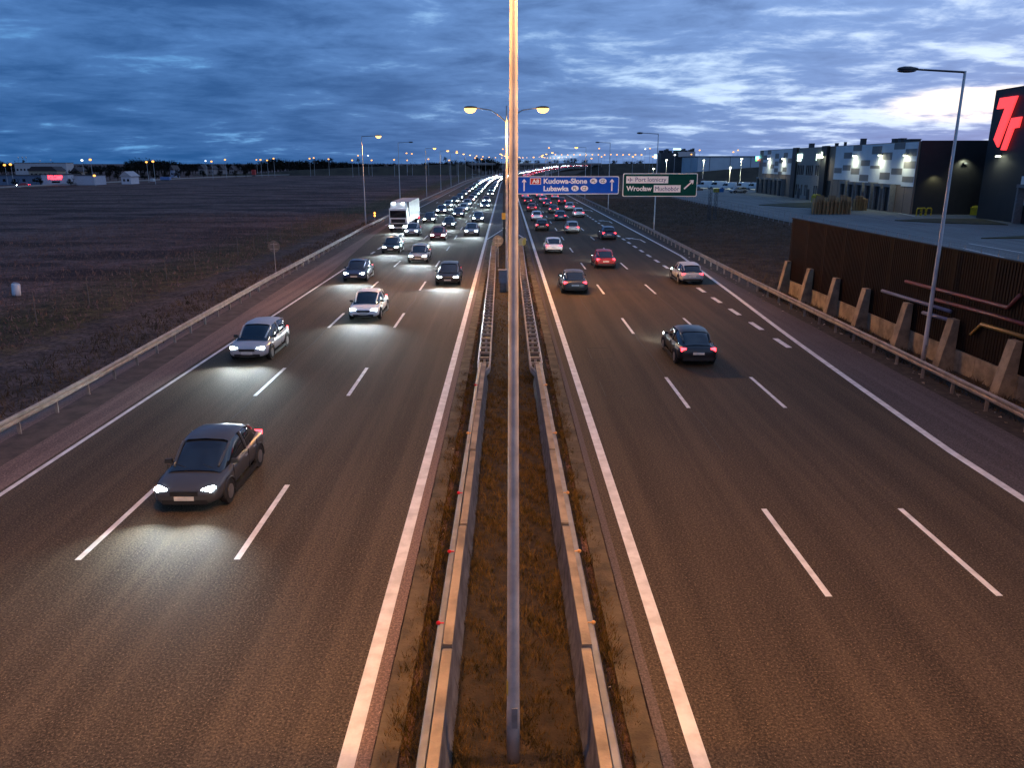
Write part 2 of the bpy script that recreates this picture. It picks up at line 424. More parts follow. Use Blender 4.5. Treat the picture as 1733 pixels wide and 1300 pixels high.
# ------------------------------------------------------------------ grass (too many blades to count)
def grass(name, boxes, m, hmin, hmax, wid, label_cat='grass'):
    Vs = []; 
    for (x0, x1, y0, y1, n, keep) in boxes:
        x = RS.uniform(x0, x1, n); y = y0 + (y1 - y0) * RS.uniform(0, 1, n) ** 1.25
        cl = np.sin(x * 3.1 + 1.7 * np.sin(y * 1.3)) * np.sin(y * 2.3 + 1.1 * np.sin(x * 2.2)) + .5 * np.sin(x * 9 + y * 5)
        k = RS.uniform(0, 1, n) < np.clip(.55 + .45 * cl, .08, 1)
        if keep is not None: k &= keep(x, y)
        x, y = x[k], y[k]; c2 = cl[k]
        n = len(x); h = RS.uniform(hmin, hmax, n) * np.clip(.8 + .3 * c2, .5, 1.3); a = RS.uniform(0, 2 * PI, n); lean = RS.uniform(.3, 1.1, n); la = RS.uniform(0, 2 * PI, n)
        w = wid * RS.uniform(.6, 1.5, n)
        p = np.zeros((n, 3, 3))
        p[:, 0] = np.stack([x - w * np.cos(a), y - w * np.sin(a), np.full(n, -.05)], 1)
        p[:, 1] = np.stack([x + w * np.cos(a), y + w * np.sin(a), np.full(n, -.05)], 1)
        p[:, 2] = np.stack([x + h * lean * np.cos(la), y + h * lean * np.sin(la), h], 1)
        Vs.append(p.reshape(-1, 3))
    v = np.concatenate(Vs); n = len(v) // 3
    me = bpy.data.meshes.new(name); me.vertices.add(n * 3); me.loops.add(n * 3); me.polygons.add(n)
    me.vertices.foreach_set('co', v.ravel()); me.loops.foreach_set('vertex_index', np.arange(n * 3))
    me.polygons.foreach_set('loop_start', np.arange(0, n * 3, 3))
    me.materials.append(m); me.update(); me.validate()
    o = bpy.data.objects.new(name, me); COL.objects.link(o)
    return o
M_grass = mat('dry_grass', (.20, .115, .036), .9, (.05, .040, .012), 5., spec=.1)
M_grass2 = mat('field_grass', (.28, .165, .135), .9, (.12, .072, .06), .5, spec=.1)
M_grass3 = mat('verge_grass', (.15, .10, .058), .9, (.055, .038, .021), .6, spec=.1)
tag(grass('median_grass', [(-1.98, 2.2, 9, 34, 90000, lambda x, y: (abs(x + 1.06) > .14) & (abs(x - 1.38) > .14)), (-1.7, 2.0, 34, 100, 36000, None)], M_grass, .05, .19, .011),
    'short dry brown grass growing in the median strip around the light poles', 'grass', kind='stuff')
tag(grass('field_grass', [(-62, -24.5, 20, 150, 60000, None), (-190, -24.5, 90, 330, 70000, None)], M_grass2, .08, .30, .03),
    'dead brown grass covering the open field beyond the left guardrail', 'grass', kind='stuff')
tag(grass('verge_grass', [(19.8, 43, 58, 210, 60000, None), (18.55, 20.2, 22, 58, 9000, None), (-22.5, -17.8, 20, 130, 16000, lambda x, y: x < -17.8 - (y - 30) * .022)], M_grass3, .08, .36, .022),
    'rough dry grass on the verges outside both guardrails', 'grass', kind='stuff')
# litter and gravel along the kerbs
b = MB()
for i in range(90):
    sd = i % 3
    x = RS.uniform(1.55, 2.1) if sd else RS.uniform(-1.8, -1.3); y = 9.5 + 30 * RS.uniform(0, 1) ** 1.6; s_ = RS.uniform(.008, .026)
    b.add([(x + s_ * RS.uniform(-1.5, 1.5), y + s_ * RS.uniform(-1.5, 1.5), .05 + s_ * RS.uniform(0, 1.5)) for _ in range(4)], ((0, 1, 2), (0, 2, 3)))
for i in range(60):
    x = RS.uniform(17.4, 18.5); y = 22 + 60 * RS.uniform(0, 1) ** 1.4; s_ = RS.uniform(.02, .09)
    b.add([(x + s_ * RS.uniform(-1.5, 1.5), y + s_ * RS.uniform(-1.5, 1.5), .0 + s_ * RS.uniform(0, 1.2)) for _ in range(4)], ((0, 1, 2), (0, 2, 3)))
tag(b.build('litter', mat('litter', (.5, .45, .38), .8, (.25, .17, .08), 8.)), 'scraps of pale litter scattered along the kerbs and barriers', 'litter', kind='stuff')

# ------------------------------------------------------------------ median barriers
def seg_barrier(sx, x_at, label):
    root = empty('concrete_barrier', (0, 0, 0), 0, label, 'barrier', 'concrete barriers of the median')
    ys = [-3.2, 2.0, 7.0, 12.05, 16.9, 21.9, 27.0, 32.4]
    for i, (a, c) in enumerate(zip(ys, ys[1:])):
        m = MB(); o = RS.uniform(-.025, .025); hh = .88 + RS.uniform(-.012, .012)
        pr = [(-.19, -.05), (.19, -.05), (.115, .28), (.09, hh - .02), (.075, hh), (-.075, hh), (-.09, hh - .02), (-.115, .28)]
        m.sweep([(x_at(a + .03) + o, a + .03, 0), (x_at((a + c) / 2) + o, (a + c) / 2, 0), (x_at(c - .03) + o, c - .03, 0)], pr)
        s_ = m.build('barrier_segment', M_conc2, root)
        t = MB(); t.sweep([(x_at(a + .03) + o, a + .03, hh + .003), (x_at(c - .14) + o, c - .14, hh + .003)], [(-.088, 0), (.088, 0), (.085, .035), (-.085, .035)])
        t.build('cap', M_conc, s_)
    path = [(x_at(y) + sx * .175, y, 0) for y in np.arange(-3, 33.6, 1.2)]
    t = MB(); pr = [(-.06, .46), (.045, .46), (.07, .49), (.07, .74), (.045, .77), (-.06, .77)]
    if sx < 0: pr = [(-o, z) for o, z in pr]
    t.sweep(path, pr); t.build('side_rail', mat('side_rail_steel', (.27, .27, .28), .6, (.17, .165, .16), 1.6, metal=.2), root)
    for i, y in enumerate([12.9, 15.7, 18.9, 23.6, 29.2]):
        mm = MB(); mm.ball((x_at(y) + sx * .225, y, .83), .045, .03, .045, 10, 6); mm.tube([(x_at(y) + sx * .12, y, .83), (x_at(y) + sx * .235, y, .83)], .014)
        mm.build('reflector', mat('reflector_red', (.75, .015, .02), .3) if sx < 0 and i != 3 else mat('reflector_amber', (.85, .42, .12), .3), root)
    return root
xl_ = lerp_tab([(0, -1.1), (10, -1.07), (33, -.98), (40, -1.0)]); xr_ = lerp_tab([(0, 1.42), (10, 1.40), (33, 1.28), (40, 1.28)])
seg_barrier(-1, xl_, 'grey concrete median barrier with red reflectors left of the tall pole')
seg_barrier(1, xr_, 'grey concrete median barrier with amber reflectors right of the tall pole')
def ladder(x_c, sx, label):
    root = empty('median_guardrail', (0, 0, 0), 0, label, 'guardrail', 'double guardrails of the median')
    pts = [(x_c(y), y) for y in np.arange(33.0, 83.1, 1.)]
    for s_ in (-1, 1):
        path = [(x + s_ * .24, y, 0) for x, y in pts]
        if s_ != sx: path = [(x_c(33) + sx * .10, 30.8, 0), (x_c(33) - sx * .22, 32.3, 0)] + path
        pr = [(0, .46), (.05, .50), (.05, .58), (.01, .62), (.05, .66), (.05, .73), (0, .77), (-.015, .77), (.03, .725), (.03, .665), (-.005, .62), (.03, .575), (.03, .505), (-.015, .46)]
        if s_ < 0: pr = [(-o, z) for o, z in pr]
        t = MB(); t.sweep(path, pr); t.build('rail', M_zinc if s_ == sx else M_rail, root)
    for x, y in pts[::1]:
        t = MB(); t.box((x, y, .72), (.46, .09, .10)); t.build('spacer', M_rail, root)
    for x, y in pts[1::4]:
        t = MB(); t.box((x, y, .33), (.10, .12, .68)); t.build('post', M_zinc, root)
    e = MB(); e.sweep([(x_c(83.3), 83.3, 0), (x_c(86), 86, 0), (x_c(89) + .12, 89, 0), (x_c(89) + .55, 92, 0)], [(-.27, .05), (.27, .05), (.27, .74), (-.27, .74)])
    e.build('end_cushion', mat('yellow_plastic', (.55, .33, .04), .5, (.42, .24, .03)), root)
    return root
ladder(lerp_tab([(33, -.99), (60, -1.15), (83, -1.32), (95, -1.25)]), -1, 'double steel guardrail with crosswise spacers in the median, left of the tall pole')
ladder(lerp_tab([(33, 1.28), (60, 1.30), (83, 1.45), (95, 1.4)]), 1, 'double steel guardrail with crosswise spacers in the median, right of the tall pole')

# roadside guardrails
def guardrail(fx, sx, y0, y1, label, m):
    root = empty('guardrail', (0, 0, 0), 0, label, 'guardrail')
    ys = rngY(y0, 120, 4) + rngY(124, y1, 12)
    pr = [(0, .44), (.06, .49), (.06, .56), (.01, .61), (.06, .66), (.06, .73), (0, .78), (-.02, .78), (.035, .725), (.035, .665), (-.01, .61), (.035, .555), (.035, .495), (-.02, .44)]
    if sx < 0: pr = [(-o, z) for o, z in pr]
    t = MB(); t.sweep([RP(fx(Y), Y) for Y in ys], pr); t.build('rail', m, root)
    y = max(y0, 14); n = 0
    while n < 90 and y < y1:
        t = MB(); p = RP(fx(y), y); t.box((p.x - sx * .09, p.y, .34), (.12, .06, .80)); t.build('post', M_rail, root); y += 2.4 if y < 130 else 6.; n += 1
    return root
guardrail(rail_l, 1, -20, 700, 'steel guardrail running along the left edge of the motorway beside the field', M_rail)
guardrail(rail_r, -1, -20, 700, 'steel guardrail running along the right edge of the motorway before the brown wall', M_rail)

# ------------------------------------------------------------------ street lamps
SOD = (1., .46, .12)
def lamp_proto(double, lit, h=12.9, arm=2.1, r0=.10, r1=.055, mat_p=None, lens=None):
    root = empty('street_lamp')
    mp = mat_p or M_polef
    t = MB(); t.tube([(0, 0, -.1), (0, 0, .9), (0, 0, 1.0), (0, 0, h * .6), (0, 0, h)], [r0 * 1.06, r0 * 1.05, r0, r0 + (r1 - r0) * .6, r1], 14); t.build('pole', mp, root, True)
    t = MB(); t.box((0, r0 * 1.02, .62), (.10, .03, .42)); t.build('access_door', M_zinc, root)
    for s_ in ((1, -1) if double else (1,)):
        t = MB()
        if double: t.tube([(0, 0, h - 1.1), (s_ * .55, 0, h - .62), (s_ * 1.1, 0, h - .28), (s_ * arm, 0, h - .15)], [.045, .042, .04, .036], 8)
        else: t.tube([(-.03 * s_, 0, h - .06), (s_ * .12, 0, h - .04), (s_ * arm, 0, h + .06)], [.05, .045, .038], 8)
        t.build('arm', mp if double else M_headm, root, True)
        hz = h - .13 if double else h + .07
        t = MB(); vs_ = []
        prof = [(0, .05, .05), (.12, .10, .08), (.35, .17, .12), (.62, .18, .12), (.82, .12, .08), (.90, .03, .02)]
        for u, w, k in prof:
            for a in range(10):
                an = 2 * PI * a / 10
                z_ = math.sin(an) * k * (1.0 if math.sin(an) > 0 else .45)
                vs_.append((s_ * (arm - .05 + u), math.cos(an) * w, hz + z_))
        fs_ = [(i * 10 + a, i * 10 + (a + 1) % 10, (i + 1) * 10 + (a + 1) % 10, (i + 1) * 10 + a) for i in range(len(prof) - 1) for a in range(10)]
        t.add(vs_, fs_); hd = t.build('lamp_head', M_headm, root, True)
        t = MB(); t.ball((s_ * (arm + .42), 0, hz - .05), .42, .28, .32 if lit else .09, 12, 6, a0=-PI / 2, a1=0)
        t.build('lens', (lens or M_sod) if lit else M_lensoff, hd, True)
    return root
P_DL = lamp_proto(True, True, mat_p=M_pole); P_SL = lamp_proto(False, True); P_SU = lamp_proto(False, False)
_used = set()
def place_lamp(proto, loc, rz, label, group, energy=0, double=False, h=12.9, arm=2.1, sc=1., cone=168, bl=.3):
    o = proto if proto.name not in _used else copy_tree(proto)
    _used.add(proto.name)
    o.location = loc; o.rotation_euler = (0, 0, rz); o.scale = (sc, sc, sc); tag(o, label, 'street lamp', group)
    if energy:
        for s_ in ((1, -1) if double else (1,)):
            light('lamp_light', 'SPOT', (s_ * (arm + .45), 0, h - .45), energy, SOD, o, .22, cone, bl)
    return o
# the tall pole in the middle of the picture (its lamps hang above the frame)
near = place_lamp(lamp_proto(True, True, 15.2, 2.9, .098, .030, M_pole), (.09, 10.35, 0), 0, 'tall pale double street lamp pole nearest the camera, splitting the picture in two', None, E_SODIUM, True, h=15.2, arm=2.9, cone=160, bl=.75)
t = MB(); t.box((.02, -.104, .85), (.09, .012, .36)); t.build('access_door', M_zinc, near)
t = MB(); t.box((-.088, -.02, 1.35), (.012, .07, .26), .2); t.build('sticker', mat('sticker_yellow', (.6, .40, .02), .5), near)
place_lamp(P_DL, (.02, 57.6, 0), 0, 'lit double-armed street lamp standing behind the tall foreground pole', None, E_SODIUM, True, cone=177, bl=.12)
back = place_lamp(P_DL, (.09, -37, 0), 0, 'lit double street lamp in the median behind the viewpoint', None, E_SODIUM * .6, True)
GL = 'street lamps along the left guardrail'; GR = 'street lamps along the right guardrail'
b0 = G(1562, 612)
place_lamp(P_SU, (19.75, b0.y, 0), PI, 'large unlit street lamp standing before the brown wall at right', GR)
place_lamp(P_SU, (20.6, 111.5, 0), PI, 'unlit street lamp whose pole runs up behind the green road sign', GR)
place_lamp(P_SU, (20.5, 162, 0), PI, 'unlit street lamp rising behind the right end of the blue sign', GR)
place_lamp(P_SL, (20.6, 212, 0), PI, 'lit street lamp above the middle of the blue sign, brightest over that carriageway', GR, 1500)
place_lamp(P_SL, (-21.6, 123, 0), 0, 'lit street lamp nearest on the left verge, by the guardrail', GL, 3200)
place_lamp(P_SU, (-21.2, 161, 0), 0, 'only unlit street lamp on the left verge', GL)
place_lamp(P_SL, (-22.3, 226, 0), 0, 'lit street lamp just beyond the unlit one on the left verge', GL, 2600)
place_lamp(P_SL, (-22., 272, 0), 0, 'second lit street lamp beyond the unlit one on the left verge', GL, 2600)
for i in range(14):
    Y = 322 + 50 * i
    for X, rz, side in ((-22, 0, 'left'), (20.6, PI, 'right')):
        p = RP(X, Y)
        place_lamp(P_SL, (p.x, p.y, p.z), rz, 'small distant lit street lamp in the row along the far %s side of the motorway' % side,
                   'far street lamps on the %s side of the motorway' % side, 900 if Y < 480 else 0)
for i in range(6):
    Y = 350 + 50 * i; p = RP(.1, Y)
    place_lamp(P_DL, (p.x, p.y, p.z), 0, 'small distant lit double street lamp in the motorway median', 'far double street lamps in the median')
# village and interchange lamps, each where its light is seen
FAR = [(18, 278, 330), (8, 279, 345), (153, 270, 345), (139, 271, 380), (160, 297, 330), (259, 273, 360), (248, 274, 390), (358, 273, 470), (348, 272, 560), (381, 270, 490), (441, 270, 520), (434, 270, 640), (452, 271, 560), (463, 268, 540),
       (524, 268, 560), (531, 267, 600), (556, 269, 590), (596, 271, 540), (606, 263, 600), (623, 263, 610), (629, 271, 560), (667, 270, 560), (688, 259, 590), (697, 260, 600), (689, 271, 620), (725, 269, 600), (760, 271, 620), (773, 256, 610),
       (804, 267, 640), (815, 269, 650), (851, 252, 620), (903, 266, 560), (929, 250, 580), (946, 266, 600), (1001, 268, 560), (1014, 251, 600), (1018, 265, 640), (1071, 265, 520), (1092, 252, 640), (1100, 251, 620), (1105, 265, 560), (1142, 262, 480), (1184, 254, 560), (1241, 257, 560), (1249, 254, 600), (1166, 255, 640), (1170, 261, 560)]
def far_proto(lens):
    root = empty('street_lamp')
    t = MB(); t.tube([(0, 0, -1), (0, 0, .5), (0, 0, 1.)], [.10, .09, .06], 6); t.build('pole', M_polef, root)
    t = MB(); t.ball((0, -.2, 1.01), .60, .4, .42, 10, 6); t.build('lens', lens, root)
    return root
P_FO = far_proto(M_sodfar); P_FW = far_proto(M_cool_l)
for i, (px, py, Y) in enumerate(FAR):
    white = i in (3, 8, 19, 33, 38, 41)
    pr = P_FW if white else P_FO
    o = pr if pr.name not in _used else copy_tree(pr); _used.add(pr.name)
    p = atY(px, py, Y); o.location = (p.x, p.y, 0)
    for ch in o.children:
        if ch.name.startswith('pole'): ch.scale = (1, 1, p.z)
        else: ch.location = (0, 0, p.z - 1.01)
    side = 'left of the motorway, toward the village' if px < 860 else 'right of the motorway, around the interchange'
    tag(o, 'tiny far-off lit lamp post with %s light %s' % ('white' if white else 'orange', side), 'street lamp', 'tiny lamps %s with %s light' % (side.split(',')[0], 'white' if white else 'orange'))
for i in range(15):                              # a long row of lamps low over the interchange
    px = 940 + i * 10.4; Y = 1150 - 22 * i
    p = atY(px, 262 + (i % 3) * .3, Y); o = copy_tree(P_FO); o.location = (p.x, p.y, 0)
    for ch in o.children:
        if ch.name.startswith('pole'): ch.scale = (1, 1, p.z)
        else: ch.location = (0, 0, p.z - 1.01); ch.scale = (1.5, 1.5, 1.5)
    tag(o, 'tiny orange lamp in the evenly spaced row on the horizon right of the pole', 'street lamp', 'evenly spaced row of lamps on the horizon')

# ------------------------------------------------------------------ motorway signs
def text_mb(s, height, cx=None, left=None, base=0., bold=.03):
    cu = bpy.data.curves.new('t', 'FONT'); cu.body = s; cu.size = 1.; cu.offset = bold; cu.resolution_u = 3
    o = bpy.data.objects.new('t', cu); COL.objects.link(o)
    dg = bpy.context.evaluated_depsgraph_get(); me = bpy.data.meshes.new_from_object(o.evaluated_get(dg))
    v = np.array([x.co[:] for x in me.vertices]); fs = [tuple(p.vertices) for p in me.polygons]
    bpy.data.objects.remove(o); bpy.data.curves.remove(cu)
    return v, fs
def put_text(s, x0, x1, zc_base, cap, m, parent, y=-.035, name='lettering', bold=.03):
    v, fs = text_mb(s, cap, bold=bold)
    a, c = v[:, 0].min(), v[:, 0].max(); cap0 = .70
    X = x0 + (v[:, 0] - a) * (x1 - x0) / (c - a); Zz = zc_base + v[:, 1] * cap / cap0
    t = MB(); t.add([(x, y, z) for x, z in zip(X, Zz)], fs); return t.build(name, m, parent)
YG = 93.
def sign(px0, px1, py0, py1, m, label, name='road_sign'):
    p0 = atY(px0, (py0 + py1) / 2, YG); p1 = atY(px1, (py0 + py1) / 2, YG); z1 = atY((px0 + px1) / 2, py0, YG).z; z0 = atY((px0 + px1) / 2, py1, YG).z
    root = empty(name, (p0.x, YG, z0), 0, label, 'road sign', 'overhead direction signs')
    w, h = p1.x - p0.x, z1 - z0; rr = .18
    def rrect(i, r):
        return [(cx + r * math.cos(a), cz + r * math.sin(a)) for cx, cz, a0 in ((w - i - r, h - i - r, 0), (i + r, h - i - r, PI / 2), (i + r, i + r, PI), (w - i - r, i + r, 1.5 * PI)) for a in [a0 + k * PI / 8 for k in range(5)]]
    fn = lambda a, c, d: (a, d, c)
    t = MB(); t.prism(rrect(0, rr), 0, .10, fn); t.build('border_panel', M_swhite, root)
    t = MB(); t.prism(rrect(.085, rr - .05), -.02, -.004, fn); t.build('sign_face', m, root)
    def X(px): return atY(px, (py0 + py1) / 2, YG).x - p0.x
    def Zl(py): return atY((px0 + px1) / 2, py, YG).z - z0
    return root, X, Zl
fnS = lambda a, c, d: (a, d, c)
def oval(root, X, Zl, px0, px1, py0, py1, s):
    cx, cz = (X(px0) + X(px1)) / 2, (Zl(py0) + Zl(py1)) / 2; rx, rz = abs(X(px1) - X(px0)) / 2, abs(Zl(py0) - Zl(py1)) / 2
    t = MB(); t.prism([(cx + rx * math.cos(a), cz + rz * math.sin(a)) for a in np.linspace(0, 2 * PI, 24, False)], -.032, -.022, fnS); o = t.build('country_oval', M_swhite, root)
    put_text(s, cx - rx * .55, cx + rx * .55, cz - rz * .5, rz, mat('sign_brown', (.11, .05, .03), .5), o, -.036, bold=.02)
def arrow(root, x, z0, z1, w, ang=0.):
    L = z1 - z0; pts = [(-w * .16, 0), (w * .16, 0), (w * .16, L - w * .55), (w * .5, L - w * .95), (w * .5, L - w * .55), (0, L), (-w * .5, L - w * .55), (-w * .5, L - w * .95), (-w * .16, L - w * .55)]
    ca, sa = math.cos(ang), math.sin(ang)
    t = MB(); t.prism([(x + a * ca + c * sa, z0 - a * sa + c * ca) for a, c in pts], -.032, -.022, fnS); t.build('arrow', M_swhite, root)
r_, X, Zl = sign(868, 1047.5, 298, 328.5, M_sblue, 'wide blue overhead road sign reading A8 Kudowa-Słone Lubawka')
arrow(r_, X(887), Zl(323), Zl(302.5), .46); arrow(r_, X(1035.5), Zl(323), Zl(302.5), .46)
t = MB(); t.prism([(X(897), Zl(312)), (X(915.5), Zl(312)), (X(915.5), Zl(301)), (X(897), Zl(301))], -.032, -.022, fnS); o = t.build('route_shield', M_swhite, r_)
t = MB(); t.prism([(X(897.8), Zl(311.3)), (X(914.7), Zl(311.3)), (X(914.7), Zl(301.7)), (X(897.8), Zl(301.7))], -.037, -.033, fnS); t.build('shield_face', M_sred, o)
put_text('A8', X(900.5), X(912.3), Zl(309.6), Zl(303.2) - Zl(309.6), M_swhite, o, -.041)
put_text('Kudowa-Słone', X(920), X(993.5), Zl(310.2), Zl(301.8) - Zl(310.2), M_swhite, r_, bold=.032)
put_text('Lubawka', X(920), X(962.5), Zl(322.8), Zl(314.6) - Zl(322.8), M_swhite, r_, bold=.032)
oval(r_, X, Zl, 998.3, 1010.5, 301.3, 310.8, 'PL'); oval(r_, X, Zl, 1013.5, 1026.3, 301.3, 310.8, 'CZ')
oval(r_, X, Zl, 967, 979.5, 313.8, 323.3, 'PL'); oval(r_, X, Zl, 982.5, 995.5, 313.8, 323.3, 'CZ')
r_, X, Zl = sign(1054, 1180, 293, 332.5, M_sgreen, 'green overhead road sign reading Port lotniczy Wrocław Muchobór')
def plate_(px0, px1, py0, py1, root, X, Zl):
    t = MB(); t.prism([(X(px0), Zl(py1)), (X(px1), Zl(py1)), (X(px1), Zl(py0)), (X(px0), Zl(py0))], -.032, -.022, fnS); return t.build('inset_panel', M_swhite, root)
o1 = plate_(1059.5, 1130.5, 298, 310, r_, X, Zl); o2 = plate_(1106.5, 1152, 313, 325.3, r_, X, Zl)
put_text('Port lotniczy', X(1075), X(1127), Zl(307), Zl(299.8) - Zl(307), M_violet, o1, -.036, bold=0.)
put_text('Muchobór', X(1109), X(1149.5), Zl(322.6), Zl(315.2) - Zl(322.6), M_violet, o2, -.036, bold=0.)
put_text('Wrocław', X(1060), X(1103.5), Zl(322.6), Zl(314.6) - Zl(322.6), M_swhite, r_, bold=.032)
arrow(r_, X(1158), Zl(319.5), Zl(319.5) + 1.45, .5, R(47))
cx_, cz_ = X(1066.5), (Zl(304)); k_ = (X(1071) - X(1062)) / 2                                   # aeroplane symbol
t = MB(); t.prism([(cx_ - k_, cz_ - .03), (cx_ + k_ * .8, cz_ - .03), (cx_ + k_, cz_), (cx_ + k_ * .8, cz_ + .03), (cx_ - k_, cz_ + .03)], -.037, -.034, fnS)
t.prism([(cx_ + .12 * k_, cz_), (cx_ - .35 * k_, cz_ + .85 * k_), (cx_ - .15 * k_, cz_ + .85 * k_), (cx_ + .45 * k_, cz_), (cx_ - .15 * k_, cz_ - .85 * k_), (cx_ - .35 * k_, cz_ - .85 * k_)], -.041, -.038, fnS)
t.prism([(cx_ - .8 * k_, cz_), (cx_ - 1.0 * k_, cz_ + .38 * k_), (cx_ - .85 * k_, cz_ + .38 * k_), (cx_ - .55 * k_, cz_), (cx_ - .85 * k_, cz_ - .38 * k_), (cx_ - 1.0 * k_, cz_ - .38 * k_)], -.041, -.038, fnS)
t.build('plane_symbol', M_violet, o1)
# cantilever gantry behind the signs
gr = empty('sign_gantry', (-.25, YG + .75, 0), 0, 'slim dark gantry column in the median with an arm carrying the overhead signs', 'gantry')
t = MB(); t.tube([(0, 0, -.1), (0, 0, 8.2)], [.24, .17], 10); t.build('column', M_headm, gr, True)
for z in (6.1, 7.2):
    t = MB(); t.box((11.4, -.2, z), (23.2, .22, .22)); t.build('arm', M_headm, gr)
t = MB(); t.box((-.02, -.36, 3.1), (.55, .25, .72)); t.build('control_box', mat('amber_box', (.75, .36, .03), .5), gr)

# round signs seen from behind
def round_sign(loc, zc, r, label):
    root = empty('round_sign', loc, 0, label, 'road sign', 'round signs seen from behind')
    t = MB(); t.tube([(0, 0, -.1), (0, 0, zc + r * .6)], .035, 8); t.build('post', M_zinc, root)
    t = MB(); t.cyl((0, .05, zc), r, .025, 'y', 28); t.build('sign_plate', M_black, root)
    t = MB(); t.box((0, -.04 + .06, zc + .2), (r * 1.2, .03, .05)); t.box((0, .02, zc - .2), (r * 1.2, .03, .05)); t.build('bracket', M_zinc, root)
p = G(843, 452); round_sign((p.x, p.y, 0), 2.35, .48, 'grey back of a round sign at the end of the left median guardrail')
p = G(467, 461); round_sign((p.x, p.y, 0), 2.2, .50, 'dark back of a round sign outside the left guardrail by the field')
# cabinet on the second median lamp
cb = empty('control_cabinet', (-.27, 56.9, 0), 0, 'grey steel control cabinet at the foot of the second median lamp', 'cabinet')
t = MB(); t.box((0, 0, .30), (.46, .34, .78)); t.build('plinth', M_conc2, cb)
t = MB(); t.box((0, 0, 1.15), (.58, .40, .92)); t.box((0, 0, 1.63), (.66, .48, .05)); t.build('housing', mat('cabinet_grey', (.20, .21, .25), .5), cb)
# warning lamps by the left rail
p = G(657, 370); wl = empty('warning_lamp', (-21.0, 128, 0), 0, 'small amber warning lamp glowing beside the left guardrail', 'lamp')
t = MB(); t.tube([(0, 0, -.1), (0, 0, 1.1)], .04, 8); t.build('post', M_zinc, wl)
for z in (.95, 1.35):
    t = MB(); t.ball((0, 0, z), .14, .14, .14, 10, 6); t.build('lens', M_amber, wl)

# ------------------------------------------------------------------ vehicles
def loft(mb, st, mi=0):                      # stations (y, half width, bottom, top)
    vs = []; n = 8
    for y, w, zb, zt in st:
        h = zt - zb
        vs += [(-w * .90, y, zb), (-w, y, zb + h * .35), (-w * .99, y, zb + h * .78), (-w * .88, y, zt), (w * .88, y, zt), (w * .99, y, zb + h * .78), (w, y, zb + h * .35), (w * .90, y, zb)]
    fs = [(i * n + k, (i + 1) * n + k, (i + 1) * n + (k + 1) % n, i * n + (k + 1) % n) for i in range(len(st) - 1) for k in range(n)]
    fs += [tuple(range(n)), tuple(range((len(st) - 1) * n, len(st) * n))[::-1]]
    mb.add(vs, fs, mi)
def frustum(mb, yb0, yb1, wb, zb, yt0, yt1, wt, zt, mi=0):
    vs = [(-wb, yb0, zb), (wb, yb0, zb), (wb, yb1, zb), (-wb, yb1, zb), (-wt, yt0, zt), (wt, yt0, zt), (wt, yt1, zt), (-wt, yt1, zt)]
    mb.add(vs, ((3, 2, 1, 0), (4, 5, 6, 7), (0, 1, 5, 4), (1, 2, 6, 5), (2, 3, 7, 6), (3, 0, 4, 7)), mi)
    return vs
def wheels(root, pos, r, w):
    for x, y in pos:
        t = MB(); t.cyl((x, y, r), r, w, 'x', 20); wh = t.build('wheel', M_tyre, root, False)
        t = MB(); t.cyl((x + (.01 if x > 0 else -.01), y, r), r * .64, w + .01, 'x', 14); t.build('rim', M_rim, wh)
def subd(o, lv=2):                            # smooth a cage for good
    md = o.modifiers.new('s', 'SUBSURF'); md.levels = lv; md.render_levels = lv
    dg = bpy.context.evaluated_depsgraph_get(); me = bpy.data.meshes.new_from_object(o.evaluated_get(dg)); o.modifiers.clear(); o.data = me; me.shade_smooth(); return o
